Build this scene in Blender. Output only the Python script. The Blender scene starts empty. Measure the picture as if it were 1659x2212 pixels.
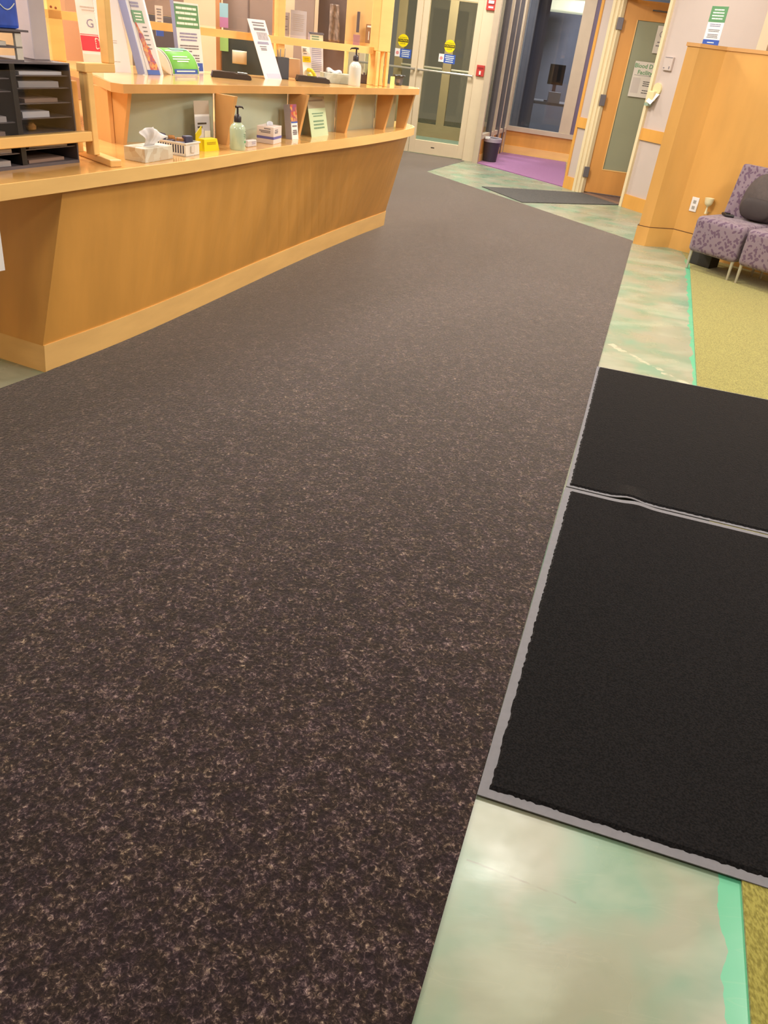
import bpy, bmesh, math, random
from mathutils import Vector, Matrix
random.seed(7)
C = bpy.context.scene.collection
sc = bpy.context.scene

# ------------------------------------------------------------------ camera
cam = bpy.data.cameras.new('camera'); cam_o = bpy.data.objects.new('camera', cam); C.objects.link(cam_o)
cam.sensor_fit = 'VERTICAL'; cam.sensor_height = 36.0
cam.lens = 36.0*1632.0/2212.0
cam.clip_start = 0.05; cam.clip_end = 200
RX = Vector((0.992737, 0.0644422, 0.101587))      # image right in world
RY = Vector((-0.120302, 0.531778, 0.838295))      # image up
RZ = Vector((0.0, -0.844428, 0.535669))           # backwards
m = Matrix(((RX.x, RY.x, RZ.x, 0), (RX.y, RY.y, RZ.y, 0), (RX.z, RY.z, RZ.z, 1.5), (0, 0, 0, 1)))
cam_o.matrix_world = m
sc.camera = cam_o

# ------------------------------------------------------------------ world, exposure
w = bpy.data.worlds.new('night_haze_glow'); sc.world = w; w.use_nodes = True
w.node_tree.nodes['Background'].inputs[0].default_value = (0.25, 0.23, 0.20, 1)  # night lifted to warm grey, standing in for haze and reflections in the glass
w.node_tree.nodes['Background'].inputs[1].default_value = 0.9
sc.view_settings.view_transform = 'Standard'; sc.view_settings.look = 'None'
sc.view_settings.gamma = 1; sc.view_settings.use_curve_mapping = False
sc.view_settings.exposure = -0.10

def area(name, loc, sx, sy, power, col=(1, .86, .66), rot=(0, 0, 0)):
    l = bpy.data.lights.new(name, 'AREA'); l.shape = 'RECTANGLE'; l.size = sx; l.size_y = sy
    l.energy = power; l.color = col
    o = bpy.data.objects.new(name, l); C.objects.link(o); o.location = loc; o.rotation_euler = rot
    return o
HALL = (1, .945, .86)
for (x, y, p) in ((0.4, 0.2, 22), (1.0, 3.0, 50), (0.85, 5.9, 78), (0.5, 8.6, 96), (2.9, 2.2, 70), (3.3, 5.2, 66),
                  (0.0, 11.0, 66), (1.45, 12.3, 30), (2.3, 8.9, 14), (-1.3, 0.8, 26)):
    area('ceiling_lamp', (x, y, 2.83), .62, .62, p, HALL)
for (x, y, p) in ((-2.6, 2.6, 50), (-2.5, 5.0, 66), (-1.6, 6.3, 66)):
    area('reception_lamp', (x, y, 2.83), .62, .62, p, (1, .945, .87))
area('vestibule_lamp', (0.3, 13.6, 2.7), .6, .6, 130, (1, .93, .78))
area('office_lamp', (2.9, 15.4, 2.7), .6, .6, 150, (1, .97, .93))
area('door_room_lamp', (3.3, 10.9, 2.6), .5, .5, 40, (1, .92, .74))

# ------------------------------------------------------------------ material helpers
def lin(c):
    return tuple(((v/255)/12.92 if v/255 <= .04045 else ((v/255+.055)/1.055)**2.4) for v in c)
MC = {}
def mat(name, col, rough=.5, var=.0, scale=(8, 8, 8), bump=0, bscale=60, metal=0, spec=.5, sheen=0, coat=0, emit=0, detail=4):
    if name in MC: return MC[name]
    m = bpy.data.materials.new(name); m.use_nodes = True; nt = m.node_tree; b = nt.nodes['Principled BSDF']
    c = lin(col)
    b.inputs['Roughness'].default_value = rough; b.inputs['Metallic'].default_value = metal
    b.inputs['Specular IOR Level'].default_value = spec
    b.inputs['Sheen Weight'].default_value = sheen
    b.inputs['Coat Weight'].default_value = coat; b.inputs['Coat Roughness'].default_value = .08
    tc = nt.nodes.new('ShaderNodeTexCoord'); mp = nt.nodes.new('ShaderNodeMapping'); mp.inputs['Scale'].default_value = scale
    nt.links.new(tc.outputs['Object'], mp.inputs[0])
    n = nt.nodes.new('ShaderNodeTexNoise'); n.inputs['Scale'].default_value = 1; n.inputs['Detail'].default_value = detail
    nt.links.new(mp.outputs[0], n.inputs['Vector'])
    r = nt.nodes.new('ShaderNodeValToRGB'); e = r.color_ramp.elements
    e[0].position = .3; e[1].position = .7
    e[0].color = tuple(max(0, v*(1-var)) for v in c)+(1,); e[1].color = tuple(min(1, v*(1+var)) for v in c)+(1,)
    nt.links.new(n.outputs[0], r.inputs[0]); nt.links.new(r.outputs[0], b.inputs['Base Color'])
    if bump:
        n2 = nt.nodes.new('ShaderNodeTexNoise'); n2.inputs['Scale'].default_value = bscale; n2.inputs['Detail'].default_value = 3
        nt.links.new(tc.outputs['Object'], n2.inputs['Vector'])
        bp = nt.nodes.new('ShaderNodeBump'); bp.inputs['Strength'].default_value = bump; bp.inputs['Distance'].default_value = .004
        nt.links.new(n2.outputs[0], bp.inputs['Height']); nt.links.new(bp.outputs[0], b.inputs['Normal'])
    if emit:
        b.inputs['Emission Color'].default_value = c+(1,); b.inputs['Emission Strength'].default_value = emit
    MC[name] = m; return m

def glass(name, tint=(.9, .95, .93), refl=.07):
    if name in MC: return MC[name]
    m = bpy.data.materials.new(name); m.use_nodes = True; nt = m.node_tree; nt.nodes.clear()
    o = nt.nodes.new('ShaderNodeOutputMaterial'); t = nt.nodes.new('ShaderNodeBsdfTransparent'); t.inputs[0].default_value = tint+(1,)
    g = nt.nodes.new('ShaderNodeBsdfGlossy'); g.inputs['Roughness'].default_value = .02
    mx = nt.nodes.new('ShaderNodeMixShader'); lw = nt.nodes.new('ShaderNodeLayerWeight'); pw = nt.nodes.new('ShaderNodeMath'); pw.operation = 'POWER'; pw.inputs[1].default_value = 4
    fr = nt.nodes.new('ShaderNodeMath'); fr.operation = 'MULTIPLY_ADD'; fr.inputs[1].default_value = .6; fr.inputs[2].default_value = refl*.5
    nt.links.new(lw.outputs['Facing'], pw.inputs[0]); nt.links.new(pw.outputs[0], fr.inputs[0])
    nt.links.new(fr.outputs[0], mx.inputs[0]); nt.links.new(t.outputs[0], mx.inputs[1]); nt.links.new(g.outputs[0], mx.inputs[2])
    nt.links.new(mx.outputs[0], o.inputs[0]); MC[name] = m; return m

wood = mat('panel_wood', (226, 166, 82), .38, .13, (5, 5, .7), coat=.15)
wood_b = mat('screen_wall_wood', (218, 166, 92), .34, .12, (3.5, 3.5, .8), coat=.25)
wood_lt = mat('light_maple', (250, 202, 128), .35, .07, (3, 3, 14), coat=.2)
wood_top = mat('polished_maple_top', (236, 184, 110), .2, .10, (2, 9, 9), coat=.6)
wood_dk = mat('shaded_maple', (214, 162, 100), .4, .1, (5, 5, .8), coat=.1)
wood_door = mat('door_wood', (214, 152, 80), .4, .10, (6, 6, .8), coat=.15)
cream = mat('cream_metal', (226, 208, 178), .4, .02)
wallp = mat('grey_pink_wall', (200, 184, 176), .7, .03, (2, 2, 2), bump=.15, bscale=300)
beige = mat('beige_wall', (222, 194, 156), .7, .03)
brownp = mat('brown_panel', (150, 128, 114), .6, .06)
ceilm = mat('ceiling_white', (225, 220, 205), .8, .02)
black = mat('black_plastic', (34, 32, 32), .35, .05)
blackm = mat('hazed_black_wire', (100, 92, 98), .5, .1)  # black mesh lifted to mauve grey, haze put into the colour
dkgrey = mat('dark_grey_fabric', (84, 74, 72), .8, .1, (30, 30, 30), bump=.5, bscale=400)
white = mat('white_paper', (240, 238, 238), .6, .015)
whitep = mat('white_plastic', (235, 232, 225), .35, .02)
offw = mat('off_white_card', (222, 214, 204), .6, .04)
greenp = mat('print_green', (96, 150, 104), .5, .03)
limep = mat('lime_print', (120, 196, 84), .5, .05)
bluep = mat('print_blue', (58, 92, 182), .5, .04)
navyp = mat('print_lilac_grey', (150, 148, 180), .6, .03)
textg = mat('print_grey', (128, 122, 128), .6, .03)
textw = mat('print_white', (238, 244, 236), .6, .02)
textd = mat('print_dark', (60, 60, 60), .6, .02)
red = mat('alarm_red', (196, 62, 58), .4, .04)
redp = mat('print_red', (214, 66, 84), .5, .04)
yellow = mat('yellow_card', (246, 222, 10), .45, .03)
yelgrn = mat('pale_lime_paper', (226, 240, 120), .6, .03)
chrome = mat('brushed_steel', (205, 200, 190), .32, .03, metal=.6)
hinge = mat('hinge_steel', (118, 112, 118), .4, .05, metal=.5)
rubber = mat('grey_rubber', (108, 106, 112), .6, .06, (60, 60, 60))
acry = glass('clear_acrylic', (.92, .93, .95))
pane = glass('window_pane', (.88, .88, .82))
paned = glass('office_pane', (.72, .73, .76))
frost = mat('frosted_door_pane', (150, 152, 128), .3, .05, (1, 1, 2))
frostg = mat('frosted_green_pane', (188, 196, 174), .22, .08, (1.5, 1.5, 3), coat=.3)

def runner_mat():
    m = bpy.data.materials.new('speckled_brown_carpet'); m.use_nodes = True; nt = m.node_tree; b = nt.nodes['Principled BSDF']; L = nt.links.new
    tc = nt.nodes.new('ShaderNodeTexCoord')
    def noise(s_, d, r_=.6, off=0):
        mp = nt.nodes.new('ShaderNodeMapping'); mp.inputs['Location'].default_value = (off, off*.7, 0); L(tc.outputs['Object'], mp.inputs[0])
        n = nt.nodes.new('ShaderNodeTexNoise'); n.inputs['Scale'].default_value = s_; n.inputs['Detail'].default_value = d; n.inputs['Roughness'].default_value = r_
        n.inputs['Distortion'].default_value = .6
        L(mp.outputs[0], n.inputs['Vector']); return n.outputs[0]
    fine = noise(105, 4, .72); clump = noise(22, 2, .5, 5)
    a = nt.nodes.new('ShaderNodeMath'); a.operation = 'MULTIPLY_ADD'; a.inputs[1].default_value = .20; L(clump, a.inputs[0]); L(fine, a.inputs[2])
    r = nt.nodes.new('ShaderNodeValToRGB'); E = r.color_ramp.elements
    E[0].position = .45; E[0].color = lin((30, 23, 24))+(1,); E[1].position = .86; E[1].color = lin((176, 158, 142))+(1,)
    for p_, c_ in ((.60, (44, 35, 36)), (.665, (66, 54, 54)), (.73, (102, 87, 83))):
        e = E.new(p_); e.color = lin(c_)+(1,)
    L(a.outputs[0], r.inputs[0])
    hue = nt.nodes.new('ShaderNodeValToRGB'); H_ = hue.color_ramp.elements
    H_[0].position = .36; H_[0].color = (1.0, .93, 1.06, 1); H_[1].position = .64; H_[1].color = (1.02, .98, .80, 1)
    L(noise(34, 2, .5, 11), hue.inputs[0])
    mu = nt.nodes.new('ShaderNodeVectorMath'); mu.operation = 'MULTIPLY'; L(r.outputs[0], mu.inputs[0]); L(hue.outputs[0], mu.inputs[1])
    mr = nt.nodes.new('ShaderNodeMapRange'); mr.inputs[1].default_value = .3; mr.inputs[2].default_value = .7; mr.inputs[3].default_value = .82; mr.inputs[4].default_value = 1.14
    L(noise(1.6, 5), mr.inputs[0])
    mx = nt.nodes.new('ShaderNodeVectorMath'); mx.operation = 'SCALE'; L(mu.outputs[0], mx.inputs[0]); L(mr.outputs[0], mx.inputs['Scale'])
    L(mx.outputs[0], b.inputs['Base Color'])
    b.inputs['Roughness'].default_value = .8; b.inputs['Specular IOR Level'].default_value = .08
    b.inputs['Sheen Weight'].default_value = .92; b.inputs['Sheen Roughness'].default_value = .36; b.inputs['Sheen Tint'].default_value = (1, .965, .93, 1)
    bp = nt.nodes.new('ShaderNodeBump'); bp.inputs['Strength'].default_value = .6; bp.inputs['Distance'].default_value = .004
    L(fine, bp.inputs['Height']); L(bp.outputs[0], b.inputs['Normal'])
    return m
runnerm = runner_mat()

def woven(name, c1, c2, scale=(160, 160, 160), sheen=.3, rot=.25):
    m = bpy.data.materials.new(name); m.use_nodes = True; nt = m.node_tree; b = nt.nodes['Principled BSDF']
    tc = nt.nodes.new('ShaderNodeTexCoord'); mp = nt.nodes.new('ShaderNodeMapping'); mp.inputs['Scale'].default_value = scale
    mp.inputs['Rotation'].default_value = (0, 0, rot)
    nt.links.new(tc.outputs['Object'], mp.inputs[0])
    n = nt.nodes.new('ShaderNodeTexNoise'); n.inputs['Scale'].default_value = 1; n.inputs['Detail'].default_value = 3
    nt.links.new(mp.outputs[0], n.inputs['Vector'])
    r = nt.nodes.new('ShaderNodeValToRGB'); E = r.color_ramp.elements
    E[0].position = .38; E[0].color = lin(c1)+(1,); E[1].position = .62; E[1].color = lin(c2)+(1,)
    nt.links.new(n.outputs[0], r.inputs[0]); nt.links.new(r.outputs[0], b.inputs['Base Color'])
    b.inputs['Roughness'].default_value = .9; b.inputs['Sheen Weight'].default_value = sheen
    b.inputs['Specular IOR Level'].default_value = .2
    bp = nt.nodes.new('ShaderNodeBump'); bp.inputs['Strength'].default_value = .6; bp.inputs['Distance'].default_value = .003
    nt.links.new(n.outputs[0], bp.inputs['Height']); nt.links.new(bp.outputs[0], b.inputs['Normal'])
    return m
greenc = woven('olive_woven_carpet', (120, 112, 46), (156, 148, 72), (190, 90, 100))
purplec = woven('purple_carpet', (128, 74, 128), (158, 100, 156))
matpile = woven('black_mat_pile', (20, 19, 20), (33, 31, 32), (200, 200, 200), sheen=.35)
matpile.node_tree.nodes['Principled BSDF'].inputs['Specular IOR Level'].default_value = .05; matpile.node_tree.nodes['Principled BSDF'].inputs['Sheen Roughness'].default_value = .26
doormatm = woven('charcoal_ribbed_mat', (62, 62, 62), (92, 90, 88), (60, 320, 60), sheen=.1, rot=.9)

def floor_mat():
    m = bpy.data.materials.new('stained_concrete'); m.use_nodes = True; nt = m.node_tree; b = nt.nodes['Principled BSDF']
    L = nt.links.new
    tc = nt.nodes.new('ShaderNodeTexCoord')
    def noise(s, d=4, mul=(1, 1, 1), dist=0, off=(0, 0, 0)):
        mp = nt.nodes.new('ShaderNodeMapping'); mp.inputs['Scale'].default_value = mul; mp.inputs['Location'].default_value = off
        L(tc.outputs['Object'], mp.inputs[0])
        n = nt.nodes.new('ShaderNodeTexNoise'); n.inputs['Scale'].default_value = s; n.inputs['Detail'].default_value = d; n.inputs['Distortion'].default_value = dist
        L(mp.outputs[0], n.inputs['Vector']); return n.outputs[0]
    def ramp(v, *st):
        r = nt.nodes.new('ShaderNodeValToRGB'); E = r.color_ramp.elements
        while len(E) < len(st): E.new(.5)
        for e, (p, c) in zip(E, st): e.position = p; e.color = tuple(c)+(1,)
        L(v, r.inputs[0]); return r.outputs[0]
    def mix(f, a, bb):
        x = nt.nodes.new('ShaderNodeMixRGB'); 
        if isinstance(f, float): x.inputs[0].default_value = f
        else: L(f, x.inputs[0])
        L(a, x.inputs[1]); 
        if isinstance(bb, tuple): x.inputs[2].default_value = bb+(1,)
        else: L(bb, x.inputs[2])
        return x.outputs[0]
    def mth(op, a, bb=0.0, clamp=False):
        x = nt.nodes.new('ShaderNodeMath'); x.operation = op; x.use_clamp = clamp
        for i, v in enumerate((a, bb)):
            if isinstance(v, (int, float)): x.inputs[i].default_value = v
            else: L(v, x.inputs[i])
        return x.outputs[0]
    base = ramp(noise(3.0, 3, dist=.3), (.34, lin((122, 150, 126))), (.50, lin((148, 152, 130))), (.66, lin((154, 154, 134))))
    mint = ramp(noise(3.2, 2, dist=.2, off=(3.1, 1, 0)), (.53, (0, 0, 0)), (.68, (1, 1, 1)))
    col = mix(mth('MULTIPLY', mint, .6), base, lin((108, 156, 130)))
    pale = ramp(noise(2.2, 4, (1, 2.2, 1), .4, (7, 2, 0)), (.50, (0, 0, 0)), (.64, (1, 1, 1)))
    col = mix(mth('MULTIPLY', pale, .48), col, lin((174, 180, 158)))
    # bright turquoise seam beside the olive carpet (world line)
    sep = nt.nodes.new('ShaderNodeSeparateXYZ'); L(tc.outputs['Object'], sep.inputs[0])
    d = mth('SUBTRACT', mth('MULTIPLY', mth('SUBTRACT', sep.outputs[0], .80), .968), mth('MULTIPLY', mth('SUBTRACT', sep.outputs[1], .73), .2525))
    dn = mth('ADD', d, mth('MULTIPLY', mth('SUBTRACT', noise(7, 3), .5), .09))
    seam = mth('MULTIPLY', mth('GREATER_THAN', dn, -.034), mth('LESS_THAN', d, .06))
    col = mix(mth('MULTIPLY', seam, .85), col, lin((84, 184, 142)))
    # thin pale scratches
    sc_ = ramp(noise(1.2, 1, (3, 24, 1), .4), (.60, (0, 0, 0)), (.615, (1, 1, 1)), (.63, (0, 0, 0)))
    col = mix(mth('MULTIPLY', sc_, .04), col, lin((225, 208, 176)))
    # one long pale scuff and a faint worn seam, along fixed world lines
    def streak(ax, ay, bx, by, wd, colr, amt, nz):
        global_l = math.hypot(bx-ax, by-ay); ux, uy = (bx-ax)/global_l, (by-ay)/global_l
        X = mth('SUBTRACT', sep.outputs[0], ax); Y = mth('SUBTRACT', sep.outputs[1], ay)
        t = mth('ADD', mth('MULTIPLY', X, ux), mth('MULTIPLY', Y, uy))
        dd = mth('ABSOLUTE', mth('ADD', mth('SUBTRACT', mth('MULTIPLY', Y, ux), mth('MULTIPLY', X, uy)), mth('MULTIPLY', mth('SUBTRACT', noise(9, 3), .5), nz)))
        inn = mth('MULTIPLY', mth('GREATER_THAN', t, 0.0), mth('LESS_THAN', t, global_l))
        br = ramp(noise(16, 3), (.40, (0, 0, 0)), (.56, (1, 1, 1)))
        f_ = mth('MULTIPLY', mth('MULTIPLY', mth('MULTIPLY', mth('LESS_THAN', dd, wd), inn), amt), br)
        return mix(f_, col, lin(colr))
    col = streak(1.27, 4.62, 1.62, 4.05, .016, (214, 202, 176), .55, .13)
    col = streak(.27, 1.0, .50, .93, .0022, (120, 106, 96), .5, .02)
    L(col, b.inputs['Base Color'])
    rr = ramp(noise(5, 3), (.3, (.22,)*3), (.7, (.40,)*3)); L(rr, b.inputs['Roughness'])
    bp = nt.nodes.new('ShaderNodeBump'); bp.inputs['Strength'].default_value = .12; bp.inputs['Distance'].default_value = .004
    L(noise(9, 4, (1, 2, 1)), bp.inputs['Height']); L(bp.outputs[0], b.inputs['Normal'])
    return m
floorm = floor_mat()

def bench_mat():
    m = bpy.data.materials.new('leaf_pattern_fabric'); m.use_nodes = True; nt = m.node_tree; b = nt.nodes['Principled BSDF']; L = nt.links.new
    tc = nt.nodes.new('ShaderNodeTexCoord')
    f = None
    for k, (dx, dy, dz) in enumerate(((.75, .45, .50), (-.55, .40, .72), (.25, .75, -.62))):
        mp = nt.nodes.new('ShaderNodeMapping'); mp.vector_type = 'TEXTURE'; mp.inputs['Rotation'].default_value = (0, -math.asin(dz), math.atan2(dy, dx))
        mp.inputs['Scale'].default_value = (.150, .033, .033); mp.inputs['Location'].default_value = (.31*k, .17*k, .23*k)
        L(tc.outputs['Object'], mp.inputs[0])
        v = nt.nodes.new('ShaderNodeTexVoronoi'); v.inputs['Scale'].default_value = 1; v.inputs['Randomness'].default_value = .8
        L(mp.outputs[0], v.inputs['Vector'])
        t = nt.nodes.new('ShaderNodeMath'); t.operation = 'LESS_THAN'; t.inputs[1].default_value = .30; L(v.outputs['Distance'], t.inputs[0])
        if f is None: f = t.outputs[0]
        else:
            a = nt.nodes.new('ShaderNodeMath'); a.operation = 'MAXIMUM'; L(f, a.inputs[0]); L(t.outputs[0], a.inputs[1]); f = a.outputs[0]
    mx = nt.nodes.new('ShaderNodeMixRGB'); L(f, mx.inputs[0]); mx.inputs[1].default_value = lin((132, 114, 126))+(1,); mx.inputs[2].default_value = lin((100, 76, 98))+(1,)
    L(mx.outputs[0], b.inputs['Base Color']); b.inputs['Roughness'].default_value = .85; b.inputs['Sheen Weight'].default_value = .25
    return m
benchm = bench_mat()

def blotch(name, c1, c2, c3, s=30):
    m = bpy.data.materials.new(name); m.use_nodes = True; nt = m.node_tree; b = nt.nodes['Principled BSDF']
    tc = nt.nodes.new('ShaderNodeTexCoord'); v = nt.nodes.new('ShaderNodeTexVoronoi'); v.inputs['Scale'].default_value = s
    nt.links.new(tc.outputs['Object'], v.inputs['Vector'])
    r = nt.nodes.new('ShaderNodeValToRGB'); E = r.color_ramp.elements; E.new(.5)
    for e, (p, c) in zip(E, ((.2, c1), (.5, c2), (.8, c3))): e.position = p; e.color = lin(c)+(1,)
    nt.links.new(v.outputs['Color'], r.inputs[0]); nt.links.new(r.outputs[0], b.inputs['Base Color']); b.inputs['Roughness'].default_value = .6
    MC[name] = m; return m
tissuebox = blotch('leafy_carton', (226, 224, 212), (212, 206, 188), (196, 176, 150), 26)
vegpic = blotch('food_photo_print', (204, 90, 60), (150, 80, 120), (222, 160, 90), 60)
clutter = blotch('assorted_contents', (70, 60, 62), (150, 118, 96), (110, 100, 104), 40)

# ------------------------------------------------------------------ mesh helpers
class MB:
    def __init__(s): s.bm = bmesh.new()
    def box(s, x0, x1, y0, y1, z0, z1, M=None):
        vs = [s.bm.verts.new(Vector(p) if M is None else M @ Vector(p)) for p in
              ((x0, y0, z0), (x1, y0, z0), (x1, y1, z0), (x0, y1, z0), (x0, y0, z1), (x1, y0, z1), (x1, y1, z1), (x0, y1, z1))]
        for f in ((3, 2, 1, 0), (4, 5, 6, 7), (0, 1, 5, 4), (1, 2, 6, 5), (2, 3, 7, 6), (3, 0, 4, 7)): s.bm.faces.new([vs[i] for i in f])
        return s
    def prism(s, bot, top, z0, z1):
        a = [s.bm.verts.new((p[0], p[1], p[2] if len(p) > 2 else z0)) for p in bot]; b = [s.bm.verts.new((p[0], p[1], p[2] if len(p) > 2 else z1)) for p in top]
        n = len(a)
        s.bm.faces.new(a[::-1]); s.bm.faces.new(b)
        for i in range(n): j = (i+1) % n; s.bm.faces.new((a[i], a[j], b[j], b[i]))
        return s
    def tube(s, pts, r, n=10, cap=True):
        rings = []
        P = [Vector(p) for p in pts]
        for i, p in enumerate(P):
            d = (P[min(i+1, len(P)-1)]-P[max(i-1, 0)]).normalized()
            a = d.orthogonal().normalized() if not rings else (prev - d*prev.dot(d)).normalized()
            prev = a; bb = d.cross(a)
            rr = r[i] if isinstance(r, (list, tuple)) else r
            rings.append([s.bm.verts.new(p+(a*math.cos(2*math.pi*k/n)+bb*math.sin(2*math.pi*k/n))*rr) for k in range(n)])
        for A, B in zip(rings, rings[1:]):
            for k in range(n): s.bm.faces.new((A[k], A[(k+1) % n], B[(k+1) % n], B[k]))
        if cap: s.bm.faces.new(rings[0][::-1]); s.bm.faces.new(rings[-1])
        return s
    def lathe(s, prof, n=24, c=(0, 0)):
        rings = [[s.bm.verts.new((c[0]+r*math.cos(2*math.pi*k/n), c[1]+r*math.sin(2*math.pi*k/n), z)) for k in range(n)] for r, z in prof]
        for A, B in zip(rings, rings[1:]):
            for k in range(n): s.bm.faces.new((A[k], A[(k+1) % n], B[(k+1) % n], B[k]))
        s.bm.faces.new(rings[0][::-1]); s.bm.faces.new(rings[-1])
        return s
    def grid(s, fn, nu, nv, thick=0):
        V = [[s.bm.verts.new(fn(i/nu, j/nv)) for j in range(nv+1)] for i in range(nu+1)]
        for i in range(nu):
            for j in range(nv): s.bm.faces.new((V[i][j], V[i+1][j], V[i+1][j+1], V[i][j+1]))
        return s
    def bevel(s, w, seg=2):
        bmesh.ops.remove_doubles(s.bm, verts=s.bm.verts, dist=1e-5)
        bmesh.ops.bevel(s.bm, geom=list(s.bm.edges), offset=w, segments=seg, affect='EDGES', profile=.6); return s
    def build(s, name, m, parent=None, smooth=False, solid=0):
        bmesh.ops.recalc_face_normals(s.bm, faces=s.bm.faces)
        me = bpy.data.meshes.new(name); s.bm.to_mesh(me); s.bm.free(); me.materials.append(m)
        if smooth:
            for p in me.polygons: p.use_smooth = True
            if hasattr(me, 'set_sharp_from_angle'): me.set_sharp_from_angle(angle=math.radians(40))
        o = bpy.data.objects.new(name, me); C.objects.link(o)
        if parent: o.parent = parent
        if solid:
            md = o.modifiers.new('thickness', 'SOLIDIFY'); md.thickness = solid; md.offset = 0
        return o
def B(x0, x1, y0, y1, z0, z1): return MB().box(x0, x1, y0, y1, z0, z1)
def tag(o, label, cat, group=None):
    o['label'] = label; o['category'] = cat
    if group: o['group'] = group
    return o
def thing(name, label, cat, loc, rz=0, rx=0, group=None):
    o = bpy.data.objects.new(name, None); C.objects.link(o); o.location = loc; o.rotation_euler = (rx, 0, rz); o.empty_display_size = .05
    return tag(o, label, cat, group)
def struct(o): o['kind'] = 'structure'; return o
def sempty(name, loc, rz=0):
    o = bpy.data.objects.new(name, None); C.objects.link(o); o.location = loc; o.rotation_euler = (0, 0, rz); return struct(o)
def frame_of(a, b):      # origin a, x axis along a->b ; returns (loc, rz, length)
    dx, dy = b[0]-a[0], b[1]-a[1]; return (a[0], a[1], 0), math.atan2(dy, dx), math.hypot(dx, dy)
def text_mesh(s, size, m, parent, loc, rot=(math.pi/2, 0, 0), name='lettering', ext=.0004, align='CENTER', bold=0, shear=0):
    cu = bpy.data.curves.new('t', 'FONT'); cu.body = s; cu.size = size; cu.extrude = ext; cu.align_x = align; cu.align_y = 'CENTER'; cu.offset = bold; cu.shear = shear
    cu.resolution_u = 2
    t = bpy.data.objects.new('t', cu); C.objects.link(t); bpy.context.view_layer.update()
    dg = bpy.context.evaluated_depsgraph_get(); me = bpy.data.meshes.new_from_object(t.evaluated_get(dg)); me.name = name
    bpy.data.objects.remove(t); me.materials.clear(); me.materials.append(m)
    o = bpy.data.objects.new(name, me); C.objects.link(o); o.parent = parent; o.location = loc; o.rotation_euler = rot; o['kind'] = 'stuff'
    return o
def lines(parent, x0, x1, zs, h, m, y, name='print_line', ragged=.25, words=True, centre=True):
    b = MB()
    for z in zs:
        w_ = (x1-x0)*(1-random.random()*ragged); c = (x0+x1)/2 if centre else x0+w_/2
        x = c-w_/2; e = c+w_/2
        while x < e:
            L = min(random.uniform(.12, .3)*(x1-x0), e-x) if words else e-x
            b.box(x, x+L*.93, y-.0005, y+.0005, z-h/2, z+h/2); x += L
    o = b.build(name, m, parent); o['kind'] = 'stuff'; return o

# ================================================================== SETTING
RUN = [(0.16-.26, 0.66-1.0), (0.16, 0.66), (0.30, 1.17), (0.73, 2.71), (1.11, 4.15), (2.11, 7.85), (0.01, 10.70), (0.55, 12.16)]
struct(B(-7, 7, -3.2, 18, -.1, 0).build('floor', floorm))
ceil = struct(B(-7, 7, -3.2, 18, 2.9, 3.0).build('ceiling', ceilm))
struct(B(-3.7, -3.6, -3.2, 12.9, 0, 2.9).build('wall_left', beige))
struct(B(-3.6, 5.0, -3.2, -3.1, 0, 2.9).build('wall_back', wallp))
struct(B(5.0, 5.1, -3.2, 10, 0, 2.9).build('wall_right', wallp))

# inlaid carpets
run_poly = [(-.85, -3.05), (-.85+.0, -3.05), (-0.80, -3.05)]
rp = [(-3.1, -3.05), (-.80, -3.05), (0.16, 0.66), (1.11, 4.15), (2.07, 7.72), (2.11, 7.85), (0.01, 10.70), (0.55, 12.16), (0.50, 12.22), (-.9, 12.5), (-.9, 7.75), (-.7, 7.5), (-.36, 7.25), (-1.64, 3.20), (-1.67, 3.14), (-1.76, 2.94), (-2.6, 1.0)]
tag(MB().prism(rp, rp, .0, .006).build('carpet_runner', runnerm), 'wide speckled dark brown entrance carpet running along the wooden reception counter', 'carpet')
gp = [(-.19, -3.05), (0.80, 0.73), (0.88, 1.02), (1.65, 4.04), (2.43, 6.97), (2.47, 7.13), (2.53, 7.62), (4.9, 5.3), (4.9, -3.05)]
tag(MB().prism(gp, gp, .0, .007).build('olive_carpet', greenc), 'olive green woven carpet under the purple bench at the right', 'carpet')
pp = [(.73, 12.10), (1.83, 10.80), (2.23, 13.45), (1.22, 13.74)]
tag(MB().prism(pp, pp, .0, .008).build('purple_carpet', purplec), 'purple carpet in the alcove below the dark window', 'carpet')

# entrance storefront (door_1): frame origin at the right leaf's left edge
loc, rz, L = frame_of((-.28, 12.43), (.52, 12.28))
d1 = sempty('door_1', loc, rz)
def leaf(x0, x1, nm):
    f = MB()
    f.box(x0, x0+.085, -.025, .025, .01, 2.1).box(x1-.085, x1, -.025, .025, .01, 2.1)
    f.box(x0+.085, x1-.085, -.025, .025, .01, .185).box(x0+.085, x1-.085, -.025, .025, 1.93, 2.1)
    o = f.bevel(.003, 1).build(nm, cream, d1)
    B(x0+.085, x1-.085, -.004, .004, .185, 1.93).build('pane', pane, o)
    return o
l1 = leaf(-.005, .815, 'door_leaf')
l2 = leaf(-.87, -.015, 'door_leaf')
for l_, a, b_ in ((l1, .012, .80), (l2, -.86, -.03)):
    pb = MB().tube([(a, -.075, 1.075), (b_, -.075, 1.075)], .014, 12)
    pb.box(a, a+.02, -.075, -.025, 1.06, 1.09).box(b_-.02, b_, -.075, -.025, 1.06, 1.09)
    pb.build('push_bar', chrome, l_, smooth=True)
B(.33, .38, -.029, -.025, .10, .11).build('latch_slot', black, l1)
fr = MB(); fr.box(.82, .99, -.06, .08, 0, 2.9).box(-1.0, -.88, -.06, .08, 0, 2.9).box(-.88, .82, -.05, .07, 2.12, 2.22); fr.build('door_frame', cream, d1)
B(-.88, .82, -.01, .01, 2.22, 2.9).build('transom_pane', pane, d1)
B(-3.3, -1.0, -.03, .05, 0, .12).build('sill', cream, d1)
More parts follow.
